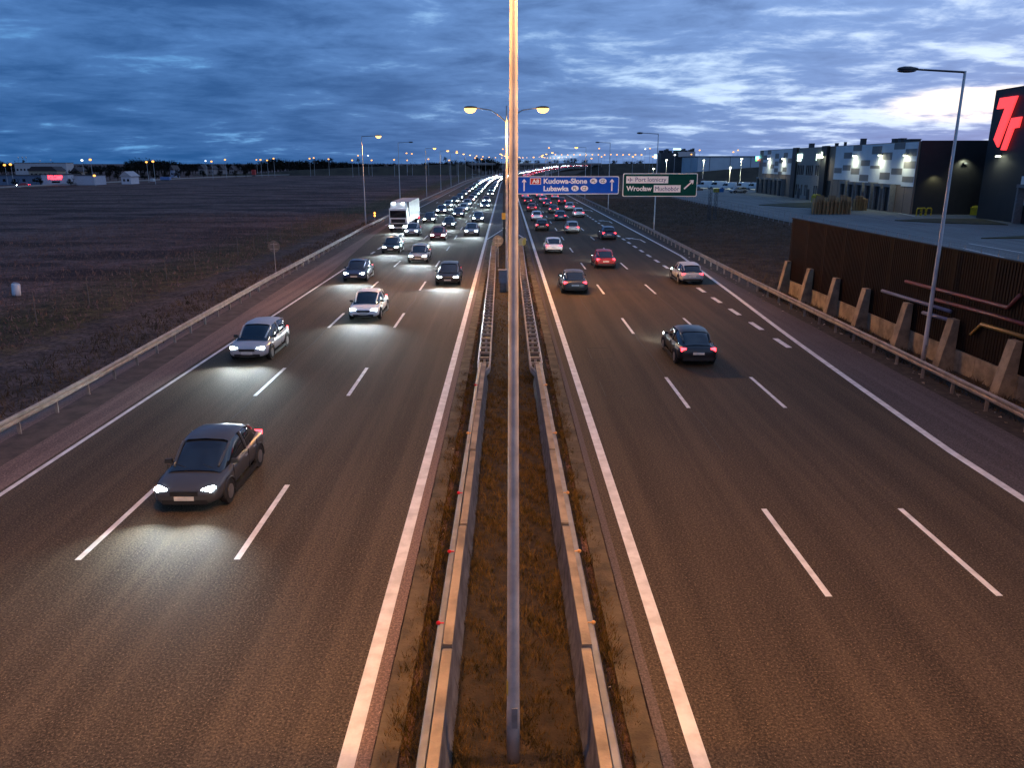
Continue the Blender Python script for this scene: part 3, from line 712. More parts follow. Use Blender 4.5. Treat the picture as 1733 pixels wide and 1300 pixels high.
def make_car(estate=False):
    root = empty('passenger_car')
    t = MB(); loft(t, [(-2.24, .60, .40, .70), (-2.2, .78, .32, .86), (-2.05, .88, .24, .97), (-1.85, .92, .20, 1.0), (-1.2, .94, .18, 1.01), (-.3, .94, .18, 1.0), (.6, .94, .18, .99), (1.15, .935, .18, .96), (1.7, .92, .20, .86), (2.0, .88, .22, .79), (2.16, .80, .25, .72), (2.24, .62, .32, .60)])
    bo = subd(t.build('body', PAINTS[0], root))
    if estate: gs = [(-2.06, .72, .9, .99), (-2.0, .76, .92, 1.10), (-1.78, .80, .92, 1.42), (-1.1, .82, .92, 1.52), (-.3, .83, .92, 1.54), (.3, .82, .92, 1.49), (.8, .80, .92, 1.24), (1.3, .76, .90, .97), (1.4, .7, .88, .93)]
    else: gs = [(-1.95, .70, .9, .99), (-1.8, .74, .92, 1.04), (-1.35, .80, .92, 1.36), (-.9, .82, .92, 1.49), (-.3, .83, .92, 1.53), (.3, .82, .92, 1.48), (.8, .80, .92, 1.24), (1.3, .76, .90, .97), (1.4, .7, .88, .93)]
    def cab(y, w, zb, zt, gr=0.):
        h = zt - zb; return [(-w - gr, y, zb), (-w * .97 - gr, y, zb + h * .3), (-w * .80 - gr, y, zb + h * .9), (-w * .62, y, zt + gr), (0, y, zt + .03 + gr), (w * .62, y, zt + gr), (w * .80 + gr, y, zb + h * .9), (w * .97 + gr, y, zb + h * .3), (w + gr, y, zb)]
    t = MB(); vs = [v for g_ in gs for v in cab(*g_)]; n = 9
    t.add(vs, [(i * n + k, (i + 1) * n + k, (i + 1) * n + k + 1, i * n + k + 1) for i in range(len(gs) - 1) for k in range(n - 1)]); wi = subd(t.build('windows', M_glass, root))
    def at(y):
        for a, b_ in zip(gs, gs[1:]):
            if a[0] <= y <= b_[0]:
                f = (y - a[0]) / (b_[0] - a[0]); return (y,) + tuple(a[k] + (b_[k] - a[k]) * f for k in (1, 2, 3))
    t = MB(); ry = np.linspace(-1.7 if estate else -1.12, .34, 9)      # roof skin and pillars in body colour
    rows = [cab(*at(y), .012)[2:7] for y in ry]; t.add([v for r_ in rows for v in r_], [(i * 5 + k, (i + 1) * 5 + k, (i + 1) * 5 + k + 1, i * 5 + k + 1) for i in range(8) for k in range(4)])
    for ya, yb in ((.34, 1.22), (-1.12, -1.72) if not estate else (-1.7, -1.98), (-.40, -.36)):
        for s_ in (0, 1):
            pts = []
            for f in np.linspace(0, 1, 6):
                if abs(ya - yb) > .1: c = cab(*at(ya + (yb - ya) * f), .0)[2 if s_ == 0 else 6]
                else: q_ = cab(*at(ya), .004); a_, b_ = (q_[2], q_[0]) if s_ == 0 else (q_[6], q_[8]); m_ = q_[1] if s_ == 0 else q_[7]; c = Vector(a_).lerp(Vector(m_), f / .7) if f < .7 else Vector(m_).lerp(Vector(b_), (f - .7) / .3)
                pts.append(c)
            t.tube(pts, .040, 6)
    ro = t.build('roof', PAINTS[0], root, True)
    for s_ in (-1, 1):
        for y in (-1.32, 1.36):
            t = MB(); t.tube([(s_ * .915, y + .40 * math.cos(a), .32 + .40 * math.sin(a)) for a in np.linspace(-.15, PI + .15, 12)], .045, 6)
            t.cyl((s_ * .86, y, .34), .37, .14, 'x', 18); t.build('wheel_arch', M_trim, root)
        t = MB(); t.box((s_ * .915, .0, .20), (.09, 2.1, .13)); t.build('sill', M_trim, root)
        t = MB()
        for y in (.92, -.38, -1.28 if estate else -1.2): t.box((s_ * .921, y, .62), (.022, .014, .62))
        t.build('door_gap', M_trim, root)
        for y in (.55 - .75, -1.0): t = MB(); t.box((s_ * .945, y + .1, .82), (.03, .2, .03)); t.build('door_handle', PAINTS[1], root)
    wheels(root, [(s_ * .83, y) for s_ in (-1, 1) for y in (-1.32, 1.36)], .32, .21)
    for s_ in (-1, 1):
        t = MB(); t.prism([(s_ * .42, .61), (s_ * .72, .63), (s_ * .80, .70), (s_ * .76, .76), (s_ * .46, .71)], 2.02, 2.17, lambda a, c, d: (a, d, c)); t.build('headlight', M_head, root)
        t = MB(); t.box((s_ * .68, -2.10, .82), (.24, .14, .15)); t.build('tail_light', M_tail, root)
        t = MB(); t.box((s_ * .93, .80, 1.0), (.22, .10, .12), 0, 0, .8); t.build('mirror', M_trim, root)
        t = MB(); t.tube([(s_ * .35 - .1, 1.30, .985), (s_ * .35 + .32, 1.12, 1.07)], .012, 5); t.build('wiper', M_trim, root)
    t = MB(); t.box((0, 2.19, .60), (.74, .08, .12)); t.box((0, 2.16, .36), (1.2, .14, .13)); t.build('grille', M_trim, root)
    t = MB(); t.box((0, -2.17, .40), (1.4, .14, .16)); t.build('bumper', M_trim, root)
    t = MB(); t.box((0, 2.245, .47), (.52, .02, .11)); t.build('number_plate', M_plate, root)
    t = MB(); t.box((0, -2.245, .66), (.52, .02, .11)); t.build('number_plate', M_plate, root)
    return root
def make_van():
    root = empty('delivery_van')
    t = MB(); loft(t, [(-2.75, .92, .40, 2.30), (-2.6, .97, .32, 2.42), (.7, .98, .30, 2.45), (1.05, .97, .30, 2.38)])
    loft(t, [(1.04, .97, .29, 1.40), (1.9, .96, .28, 1.28), (2.5, .92, .28, 1.08), (2.75, .80, .34, .86)])
    t.build('body', PAINTS[2], root)
    t = MB(); frustum(t, 1.05, 2.05, .90, 1.28, 1.04, 1.15, .78, 2.26); t.build('windscreen', M_glass, root)
    for s_ in (-1, 1):
        t = MB(); t.prism([(.0, 1.32), (1.0, 1.32), (1.0, 2.0), (.0, 2.05)], s_ * .955, s_ * .995, lambda a, c, d: (d, a, c)); t.build('side_window', M_glass, root)
        t = MB(); t.prism([(s_ * .48, .82), (s_ * .80, .86), (s_ * .80, 1.04), (s_ * .54, 1.0)], 2.60, 2.74, lambda a, c, d: (a, d, c)); t.build('headlight', M_plate, root)
        t = MB(); t.box((s_ * .90, -2.72, 1.2), (.12, .10, .5)); t.build('tail_light', mat('unlit_red', (.25, .01, .01), .3), root)
    wheels(root, [(s_ * .88, y) for s_ in (-1, 1) for y in (-1.65, 1.75)], .36, .24)
    t = MB(); t.box((0, 2.72, .52), (1.3, .12, .22)); t.build('bumper', M_trim, root)
    return root
def make_lorry():
    root = empty('articulated_lorry')
    t = MB(); t.box((0, 6.9, 1.85), (2.45, 2.1, 2.6), 0, 0, .96); t.prism([(-1.1, 0), (1.1, 0), (1.0, .75), (-1.0, .75)], 5.9, 7.3, lambda a, c, d: (a, d, 3.14 + c)); t.build('cab', PAINTS[2], root)
    t = MB(); t.box((0, 7.93, 2.42), (2.15, .06, .95)); t.build('windscreen', M_glass, root)
    t = MB(); t.box((0, -.9, 2.55), (2.5, 13.0, 2.75)); t.build('trailer_box', mat('trailer_grey', (.30, .31, .33), .5), root)
    t = MB(); t.box((0, .5, .98), (1.0, 14.5, .28)); t.build('chassis', M_trim, root)
    t = MB(); t.box((0, 7.98, .95), (2.3, .10, .42)); t.box((0, 7.97, 1.52), (1.9, .06, .5)); t.build('grille', M_trim, root)
    wheels(root, [(s_ * 1.05, y) for s_ in (-1, 1) for y in (7.0, 3.2, -4.2, -5.5, -6.8)], .50, .32)
    for s_ in (-1, 1):
        t = MB(); t.box((s_ * .95, 8.0, .82), (.42, .10, .18)); t.build('headlight', M_head, root)
        t = MB(); t.box((s_ * .62, 7.34, 3.82), (.30, .10, .12)); t.build('roof_light', M_head, root)
        t = MB(); t.box((s_ * 1.05, -7.42, 1.0), (.4, .06, .16)); t.build('tail_light', M_tail, root)
        t = MB(); t.box((s_ * 1.24, 6.9, 1.1), (.05, .18, .09)); t.build('side_marker', M_amber, root)
    return root
bpy.context.view_layer.update(); P_CAR = make_car(); P_EST = make_car(True); P_VAN = make_van(); P_LOR = make_lorry()
def paint(o, m):
    for ch in o.children:
        if ch.name.startswith(('body', 'cab', 'roof')) and not ch.name.startswith('roof_light'):
            ch.material_slots[0].link = 'OBJECT'; ch.material_slots[0].material = m
def drive(proto, X, Y, toward, pi=None, label=None, group=None, beam=0., cat='car'):
    o = proto if proto.name not in _used else copy_tree(proto); _used.add(proto.name)
    p = RP(X, Y, .008); o.location = p; o.rotation_euler = (0, 0, heading(Y) + (PI if toward else 0))
    if pi is not None: paint(o, PAINTS[pi])
    tag(o, label, cat, group)
    if beam:
        yf = 8.1 if proto is P_LOR else 2.28
        for s_ in (-1, 1):
            light('headlight_beam', 'SPOT', (s_ * .62, yf, .74), beam, (.80, .95, 1.), o, .09, 112, 1., (R(90 - 3), 0, 0))
    return o
GA = 'cars coming toward the camera with headlights on'; GB = 'cars driving away with tail lights on'
EB = E_BEAM
ONC = [(P_CAR, -8.6, 21.6, 0, 'graphite car with headlights on, nearest of the oncoming traffic'),
       (P_EST, -12.2, 38.2, 1, 'silver estate car with headlights on, second nearest of the oncoming traffic'),
       (P_CAR, -8.5, 48.2, 2, 'white car with headlights on in the oncoming middle lane, behind the graphite one'),
       (P_LOR, -14.6, 108, None, 'white-cabbed articulated lorry coming along beside the left guardrail'),
       (P_EST, -4.5, 62, 5, 'black estate car with headlights on, alone in the oncoming lane nearest the median'),
       (P_CAR, -12.0, 64, 3, 'navy blue car with headlights on in the oncoming outer lane, behind the silver estate'),
       (P_CAR, -12.0, 84, 0, 'graphite car with headlights on in the oncoming outer lane, behind the navy one'),
       (P_EST, -8.3, 76, 1, 'silver estate car with headlights on in the oncoming middle lane, behind the white car'),
       (P_CAR, -8.3, 98, 4, 'red car with headlights on in the oncoming middle lane'),
       (P_CAR, -4.5, 104, 1, 'silver car with headlights on in the oncoming median lane, far behind the black estate')]
for (pr, X, Y, pi, lb) in ONC:
    drive(pr, X, Y + (8 if pr is P_LOR else 0), True, pi, lb, GA if pr is not P_LOR else None, EB, 'lorry' if pr is P_LOR else 'car')
k = 0
for X, y0 in ((-4.5, 128), (-8.3, 116), (-12.0, 104)):
    Y = y0
    while Y < 330:
        drive(P_CAR if k % 3 else P_EST, X + RS.uniform(-.2, .2), Y, True, int(RS.randint(6)), 'distant car with headlights on in the stream of oncoming traffic', 'distant oncoming cars', EB * .7 if Y < 220 else 0)
        k += 1; Y += RS.uniform(15, 24) if X != -4.5 else RS.uniform(22, 40)
# the farthest traffic shows little but its lamps
def make_small():
    root = empty('passenger_car')
    t = MB(); loft(t, [(-2.2, .74, .36, .78), (-1.9, .88, .22, .97), (.5, .90, .20, .95), (1.7, .87, .22, .80), (2.2, .68, .32, .60)]); frustum(t, -1.8, 1.25, .80, .9, -1.3, .38, .60, 1.46); t.build('body', PAINTS[0], root)
    for s_ in (-1, 1):
        t = MB(); t.box((s_ * .62, 2.14, .68), (.36, .10, .17)); t.build('headlight', M_head, root)
        t = MB(); t.box((s_ * .70, -2.17, .84), (.28, .08, .16)); t.build('tail_light', M_tail, root)
    return root
P_SM = make_small()
for X in (-4.5, -8.3, -12.0):
    Y = 335 + abs(X)
    while Y < 1250:
        drive(P_SM, X, Y, True, int(RS.randint(6)), 'tiny far-off car in the bright ribbon of headlights where the motorway bends', 'far-off oncoming cars')
        Y += RS.uniform(11, 18)
AWY = [(P_CAR, 8.8, 37.2, 5, 'black car driving away in the middle lane, nearest of the tail lights'),
       (P_EST, 14.3, 62.5, 1, 'silver estate car with tail lights on at the exit lane dashes'),
       (P_CAR, 4.9, 58, 0, 'graphite car with tail lights on in the lane beside the right median rail'),
       (P_EST, 12.5, 99, 3, 'navy blue estate car with tail lights on, outermost ahead of the silver estate'),
       (P_CAR, 8.8, 72, 4, 'red car with tail lights on in the middle lane ahead of the black one'),
       (P_CAR, 4.9, 84, 2, 'white car with tail lights on ahead of the graphite car by the median'),
       (P_EST, 8.8, 108, 1, 'silver estate car with tail lights on ahead of the red car')]
for (pr, X, Y, pi, lb) in AWY: drive(pr, X, Y, False, pi, lb, GB, EB * .6)
k = 0
for X, y0 in ((4.9, 112), (8.8, 132), (12.5, 140)):
    Y = y0
    while Y < 330:
        drive(P_CAR if k % 3 else P_EST, X, Y, False, int(RS.randint(6)), 'distant car with red tail lights receding beneath the overhead signs', 'distant receding cars', EB * .5 if Y < 160 else 0); k += 1; Y += RS.uniform(18, 34)
for X in (4.9, 8.8):
    Y = 340 + X
    while Y < 1250:
        drive(P_SM, X, Y, False, int(RS.randint(6)), 'tiny far-off car with red tail lights beyond the overhead signs', 'far-off receding cars'); Y += RS.uniform(22, 40)

# ------------------------------------------------------------------ noise wall on the right
XW = 20.4
wl_top = 5.25
nw = empty('noise_wall', (XW, 0, 0), 0, 'tall dark brown corrugated noise wall on concrete panels beside the right carriageway', 'wall')
M_brown = mat('brown_steel', (.017, .009, .006), .7, (.010, .006, .0045), .8, spec=.08)
YW0, YW1 = 6.0, 57.0
npan = 17; pl = (YW1 - YW0) / npan
for i in range(npan):
    y0, y1 = YW0 + i * pl + .02, YW0 + (i + 1) * pl - .02
    prof = []; y = y0; 
    while y < y1 - .2:
        prof += [(0, y), (0, y + .10), (.03, y + .12), (.03, y + .18)]; y += .2
    prof.append((0, y1)); 
    poly = prof + [(.12, y1), (.12, y0)]
    t = MB(); t.prism(poly, .95, wl_top); t.build('wall_panel', M_brown, nw)
    t = MB(); t.box((.04, (y0 + y1) / 2, .46), (.20, y1 - y0, .96)); t.build('concrete_panel', M_conc, nw)
t = MB(); t.box((.05, (YW0 + YW1) / 2, wl_top + .03), (.20, YW1 - YW0, .06)); t.build('top_rail', M_brown, nw)
by = [56.6, 52.3, 48.0, 43.7, 39.1, 34.8, 30.4, 26.1, 21.8, 17.5]
for y in by:
    y += RS.uniform(-.12, .12)
    t = MB(); t.prism([(-.78, -.1), (-.06, -.1), (-.06, 2.3), (-.34, 2.3)], y - .26, y + .26, lambda a, c, d: (a, d, c)); t.build('buttress', M_conc, nw)
# coloured pipes fixed on the wall
def pipe(pts, m, r=.085):
    t = MB(); t.tube([atX(px, py, XW - .085) - Vector((XW, 0, 0)) for px, py in pts], r, 10); t.build('pipe', m, nw, True)
M_pm = mat('pipe_maroon', (.16, .045, .04), .4); M_pb = mat('pipe_blue', (.17, .18, .27), .4); M_py = mat('pipe_ochre', (.30, .17, .04), .4)
pipe([(1533, 476), (1706, 521), (1727, 499)], M_pm); pipe([(1583, 507), (1680, 533), (1760, 557)], M_pm)
pipe([(1493, 492), (1609, 527)], M_pb); pipe([(1562, 529), (1605, 541)], M_pb)
pipe([(1644, 566), (1661, 549), (1760, 578)], M_py)

# ------------------------------------------------------------------ fences
def wire_fence(pts, h, label, step, mesh_m=True, group=None):
    root = empty('wire_fence', (pts[0][0], pts[0][1], 0), 0, label, 'fence', group)
    o0 = Vector((pts[0][0], pts[0][1], 0))
    for a, c in zip(pts, pts[1:]):
        a = Vector((*a, 0)); c = Vector((*c, 0)); L = (c - a).length; n = max(1, int(L / step))
        for i in range(n + 1):
            p = a + (c - a) * i / n - o0
            t = MB(); t.tube([p + Vector((0, 0, -.2)), p + Vector((0, 0, h))], .035, 6); t.build('post', M_zinc if mesh_m else mat('wood_post', (.17, .13, .11), .8), root)
        if mesh_m:
            t = MB(); d = (c - a).normalized(); st = .5; k = 0.
            while k < L:
                p = a + d * k - o0; t.add([p + Vector((0, 0, .05)), p + d * .012 + Vector((0, 0, .05)), p + d * .012 + Vector((0, 0, h - .05)), p + Vector((0, 0, h - .05))], ((0, 1, 2, 3),)); k += st
            for z in (.06, h * .35, h * .65, h - .06):
                t.add([a - o0 + Vector((0, 0, z)), c - o0 + Vector((0, 0, z)), c - o0 + Vector((0, 0, z + .014)), a - o0 + Vector((0, 0, z + .014))], ((0, 1, 2, 3),))
            t.build('wire_mesh', mat('fence_wire', (.05, .055, .06), .6), root)
        else:
            t = MB()
            for z in (.4, .8, 1.2, 1.6): t.tube([a - o0 + Vector((0, 0, z)), c - o0 + Vector((0, 0, z))], .002, 4)
            t.build('wire', mat('fence_wire', (.05, .055, .06), .6), root)
wire_fence([(42.6, 34), (42.9, 116), (44.2, 215)], 1.75, 'grey wire mesh fence along the edge of the warehouse yard', 2.6)
wire_fence([(-27.9, 40), (-27.5, 76), (-27.3, 160)], 1.75, 'thin wooden posts strung with wire along the dark field', 5.2, False)
# white drum lying in the field
p = G(28, 499); dr = empty('plastic_drum', (p.x, p.y, 0), .4, 'white plastic drum standing alone in the dark field', 'drum')
t = MB(); t.tube([(0, 0, -.05), (.01, 0, .06), (.05, .02, .72), (.06, .02, .80)], [.27, .29, .29, .24], 16); t.build('body', mat('drum_white', (.62, .63, .66), .5, (.5, .5, .52)), dr, True)
t = MB(); t.tube([(.05, .02, .78), (.065, .02, .86)], [.2, .18], 14); t.build('lid', mat('drum_lid', (.3, .3, .33), .5), dr)

# ------------------------------------------------------------------ warehouse yard
b = MB(); b.quad((44, -20, .0), (175, -20, .0), (175, 318, .0), (46, 318, .0)); struct('yard', b, M_yard)
b = MB()
for i in range(14):
    p0 = G(1190 + i * 17, 327 + i * 1.2, .006); b.box((p0.x, p0.y, .006), (4.2, .14, .004), -.25)
for (a, c) in (((1445, 343), (1548, 366)), ((1570, 426), (1606, 434)), ((1630, 420), (1700, 436)), ((1640, 412), (1733, 428)), ((1620, 432), (1660, 440))):
    p0, p1 = G(*a), G(*c); d = (p1 - p0); b.box(((p0 + p1) / 2 + Vector((0, 0, .006))), (d.length, .22, .004), math.atan2(d.y, d.x))
struct('yard_markings', b, M_paint)
M_lawn = mat('yard_lawn', (.07, .065, .03), .95, (.03, .03, .014), .8, bump=.8)
for pts in ([(1284, 347), (1330, 344.5), (1377, 343), (1378, 352), (1340, 350.5)], [(1514, 373.5), (1560, 371), (1660, 371), (1706, 381), (1600, 378)], [(1660, 404), (1733, 400), (1733, 404)]):
    b = MB(); b.prism([(v.x, v.y) for v in (G(*q_) for q_ in pts)], -.05, .12); struct('lawn', b, M_lawn)

A = G(1536, 362); B = G(1281, 325)
DR = (B - A); LEN = DR.length; DR.normalize(); RZ = math.atan2(DR.y, DR.x)
def FP(px, py): return on_wall(px, py, A, DR)
HB = FP(1548, 237.5)[1]; 
HB2 = FP(1281, 255.5)[1]; HB = (HB + HB2) / 2
u_r = FP(1548, 300)[0]
wh = empty('warehouse', A, RZ, 'long grey warehouse with chequered white cladding, loading docks and lit wall lamps', 'building')
M_taupe = mat('cladding_taupe', (.33, .225, .155), .55, (.27, .185, .13), .4)
M_light = mat('cladding_light', (.80, .80, .80), .5, (.70, .71, .71), .3)
M_dark = mat('cladding_dark', (.032, .032, .033), .5, (.024, .024, .025), .4)
M_dgrey = mat('cladding_grey', (.22, .20, .19), .5, (.18, .165, .16), .3)
M_pil = mat('cladding_black', (.02, .02, .02), .5)
fnW = lambda a, c, d: (a, d, c)
t = MB(); t.prism([(u_r, 0), (LEN, 0), (LEN, -70), (u_r, -70)], -.1, HB); t.build('wall', M_taupe, wh)
# seams between the cladding panels
t = MB()
u = u_r
while u < LEN:
    t.box((u, .012, HB * .42), (.07, .03, HB * .84)); u += 3.55
t.build('panel_joints', mat('joint', (.05, .045, .04), .7), wh)
def rect(px0, px1, py0, py1):
    u0, z1 = FP(px0, py0); u1, z0 = FP(px1, py1); return min(u0, u1), max(u0, u1), z0, z1
def plate(mb, u0, u1, z0, z1, d0, d1, mi=0): mb.prism([(u0, z0), (u1, z0), (u1, z1), (u0, z1)], d0, d1, fnW, mi)
uu = lambda px: FP(px, 290)[0]
def hz(f): return HB * f
# near chequered field: columns from the pilaster to the corner
t = MB(); uL, uR = uu(1411.5), u_r
ncol = 8; cw = (uR - uL) / ncol
bot = [.42, .42, .40, .385, .41, .385, .40, .38]
for c in range(ncol):
    plate(t, uL + c * cw + .04 * (1 if cw > 0 else -1), uL + (c + 1) * cw, hz(bot[c]), HB - .12, .03, .07)
DK = [(1, .78, .88), (2, .90, .99), (1, .58, .67), (0, .53, .62), (2, .52, .62), (3, .42, .52), (3, .66, .75), (4, .84, .96), (5, .75, .86), (5, .46, .565), (4, .62, .665), (6, .90, .99), (7, .80, .90), (7, .63, .73), (7, .44, .52), (6, .54, .63)]
for c, a, d in DK: plate(t, uL + (c + .06) * cw, uL + (c + .97) * cw, hz(a), hz(d), .073, .10, 1)
t.build('chequered_cladding', [M_light, M_dgrey], wh)
t = MB(); uL2, uR2 = uu(1290.5), uu(1339.5); cw2 = (uR2 - uL2) / 7
for c in range(7): plate(t, uL2 + c * cw2, uL2 + (c + 1) * cw2 - .03, hz(.46), HB - .12, .03, .07)
for c, a, d in [(0, .78, .88), (1, .9, .99), (3, .80, .91), (5, .82, .92), (4, .70, .80), (6, .70, .80), (3, .64, .74), (0, .62, .72), (2, .58, .67), (3, .50, .59), (5, .52, .61), (4, .46, .52)]: plate(t, uL2 + (c + .06) * cw2, uL2 + (c + .95) * cw2, hz(a), hz(d), .073, .10, 1)
t.build('chequered_cladding', [M_light, M_dgrey], wh)
for px in (1346.5, 1396.5):
    t = MB(); u0 = uu(px); plate(t, u0 - 1.9, u0 + 1.9, -.05, HB + .15, .02, .75); t.build('pilaster', M_pil, wh)
t = MB(); plate(t, uu(1391.5), uu(1350), hz(.0), HB - .1, .02, .30); t.build('office_front', mat('office_cladding', (.38, .31, .25), .55), wh)
for k in range(13):
    ux = uu(1352.5) + (uu(1389.5) - uu(1352.5)) * k / 12.
    if k % 5 == 4: continue
    for a, d in ((.47, .66), (.07, .28)):
        if d < .3 and k in (2, 7, 8): continue
        t = MB(); plate(t, ux - .42, ux + .42, hz(a), hz(d), .302, .34); t.build('window', M_glass, wh)
for px in (1357, 1373):
    t = MB(); plate(t, uu(px) - 1.0, uu(px) + 1.0, 0, 2.6, .302, .40); t.build('entrance_door', M_pil, wh)
def dock(px, w=3.3, h=4.6, dep=1.1):
    u0 = FP(px, 345)[0]
    t = MB(); plate(t, u0 - w / 2, u0 - w / 2 + .35, 0, h, .02, dep); plate(t, u0 + w / 2 - .35, u0 + w / 2, 0, h, .02, dep); plate(t, u0 - w / 2, u0 + w / 2, h + .003, h + .55, .02, dep + .12)
    d = t.build('dock_shelter', mat('dock_frame', (.24, .23, .22), .6), wh)
    t = MB(); plate(t, u0 - w / 2 + .36, u0 + w / 2 - .36, .0, h, .02, dep * .6); t.build('dock_curtain', M_pil, d)
for px in (1431, 1444.5, 1459, 1474.5, 1490.5, 1507): dock(px)
for px in (1285.5, 1293, 1300.5, 1308, 1315.5, 1323): dock(px, 3.6, 4.2)
for px in (1435, 1449, 1463, 1478, 1494, 1511):
    u0 = FP(px, 308)[0]; t = MB(); plate(t, u0 - .28, u0 + .28, hz(.345), hz(.385), .02, .12); t.build('dock_number', M_glass, wh)
t = MB(); plate(t, uu(1403.5) - 1.6, uu(1403.5) + 1.6, 0, 5., .02, .08); t.build('gate_door', M_pil, wh)
for px, w, h, dd in ((1350, 1.4, 1.1, -3), (1432, 1.2, 1.3, -3), (1461, 1.6, 1.0, -6), (1470, 1.4, 1.0, -6), (1486, 2.6, .7, -6), (1404, .8, .6, -1), (1418, .6, .7, -1)):
    t = MB(); t.box((uu(px), dd, HB + h / 2), (w, w * .8, h)); t.box((uu(px), dd, HB + h + .06), (w * 1.1, w * .9, .10)); t.build('roof_unit', M_headm, wh)
def wall_lamp(root, u, z, d0, e=E_WALL):
    t = MB(); plate(t, u - .30, u + .30, z - .12, z + .16, d0, d0 + .55); lamp = t.build('wall_lamp', M_headm, root)
    t = MB(); plate(t, u - .34, u + .34, z - .32, z - .125, d0 + .16, d0 + .62); t.build('lens', M_white_l, lamp)
    light('wall_light', 'SPOT', (u, d0 + 1.5, z - .45), e, (.93, 1., .74), root, .25, 165, .8, (R(-20), 0, 0))
for px, py in ((1304, 267), (1328, 267.5), (1399.5, 264), (1450, 262), (1494, 261), (1537, 261)):
    u0, z0 = FP(px, py); wall_lamp(wh, u0, z0, .78 if px == 1399.5 else .11)
def glow_sign(px0, px1, py0, py1, c, e, nm='lit_sign'):
    u0, u1, z0, z1 = rect(px0, px1, py0, py1); t = MB(); plate(t, u0, u1, z0, z1, .33, .45); t.build(nm, mat('glow_%d_%d' % (px0, py0), c, .4, c, emit=e), wh)
glow_sign(1350.5, 1360, 260.5, 268, (.55, 1., 1.), 3.5); glow_sign(1352, 1358, 269.5, 272.5, (.8, 1., 1.), 2.5)
def text_on(root, s, u0, u1, z, cap, m, d):
    v, fs = text_mb(s, cap, bold=.03); a, c = v[:, 0].min(), v[:, 0].max()
    t = MB(); t.add([(u1 - (x - a) * (u1 - u0) / (c - a), d, z + y * cap / .7) for x, y in v[:, :2]], [f[::-1] for f in fs]); t.build('lit_lettering', m, root)
ua, ub = sorted((uu(1384.5), uu(1395))); text_on(wh, 'poli', ua, ub, FP(1388, 267.5)[1], 1.5, mat('glow_green_white', (.75, 1., .8), .4, (.75, 1., .8), emit=3.), .80)
glow_sign(1281.5, 1286.5, 264.3, 268.5, (.2, .9, 1.), 5.); glow_sign(1281.2, 1283.5, 268.6, 272, (.1, 1., .15), 3.5); glow_sign(1283.6, 1286.2, 268.6, 271.6, (1., .15, .05), 3.)

# dark end wall and the tower with the red emblem
T0 = G(1652, 368.5); TT = on_wall(1687, 152, T0, DR)[1]
t = MB()
def loc(v): d = v - A; return (d.x * DR.x + d.y * DR.y, -(d.x * DR.y - d.y * DR.x))
eu = u_r - .02
t.prism([(eu, -.35), (eu, -34.), (eu - .28, -34.), (eu - .28, -.35)], -.05, HB + .1); t.build('end_wall', M_dark, wh)
tl = loc(T0)
tw = empty('sign_tower', T0, RZ, 'dark square tower with a glowing red emblem at the right end of the warehouse', 'building')
t = MB(); t.prism([(0, 0), (-26, 0), (-26, -42), (0, -42)], -.1, TT); t.build('wall', M_dark, tw)
t = MB(); t.prism([(.02, -4), (.02, -42), (eu - tl[0] - .3, -42), (eu - tl[0] - .3, -26)], -.05, HB); t.build('link_wall', M_dark, tw)
def TP(px, py): return on_wall(px, py, T0, DR)
def em(pts, nm):
    t = MB(); P_ = [TP(1500 + x / 4.335, 100 + y / 4.335) for x, y in pts]; t.prism(P_, .12, .42, fnW); t.build(nm, mat('emblem_red', (1., .055, .06), .4, (1., .055, .06), emit=1.6), tw)
em([(852, 284), (978, 266), (832, 645), (805, 588), (888, 358), (829, 366)], 'emblem_stroke')
em([(936, 431), (1007, 420), (985, 500), (948, 506), (888, 667), (856, 665)], 'emblem_stroke')
u0, z0 = TP(1694, 262); wall_lamp(tw, u0, z0, .02, E_WALL * .6)
t = MB(); u0, z0 = TP(1733, 298); u1, z1 = TP(1722, 346); t.prism([(u0 - 8, z1), (u1, z1), (u1, z0), (u0 - 8, z0)], .01, .06, fnW); t.build('light_panel', M_light, tw)
u0 = TP(1740, 385)[0]
t = MB(); plate(t, u0 - 2.6, u0 - 2.2, 0, 5.4, .02, 1.2); plate(t, u0 + 2.2, u0 + 2.6, 0, 5.4, .02, 1.2); plate(t, u0 - 2.6, u0 + 2.6, 5.403, 5.9, .02, 1.3); t.build('dock_shelter', mat('dock_frame', (.24, .23, .22), .6), tw)
# lamp shining on the end wall
u0, z0 = eu - .3, 0
lp = MB(); lp.box((eu - .55, -8.2, HB * .70), (.5, .5, .25)); lpo = lp.build('wall_lamp', M_headm, wh)
light('wall_light', 'SPOT', (eu - 1.3, -8.2, HB * .74), E_WALL * .45, (.93, 1., .70), wh, .2, 130, .7, (0, R(-38), 0))
light('wall_light', 'SPOT', (eu - 1.6, -3.5, HB * .52), E_WALL * .16, (1., .95, .5), wh, .2, 130, .8, (0, R(-38), 0))

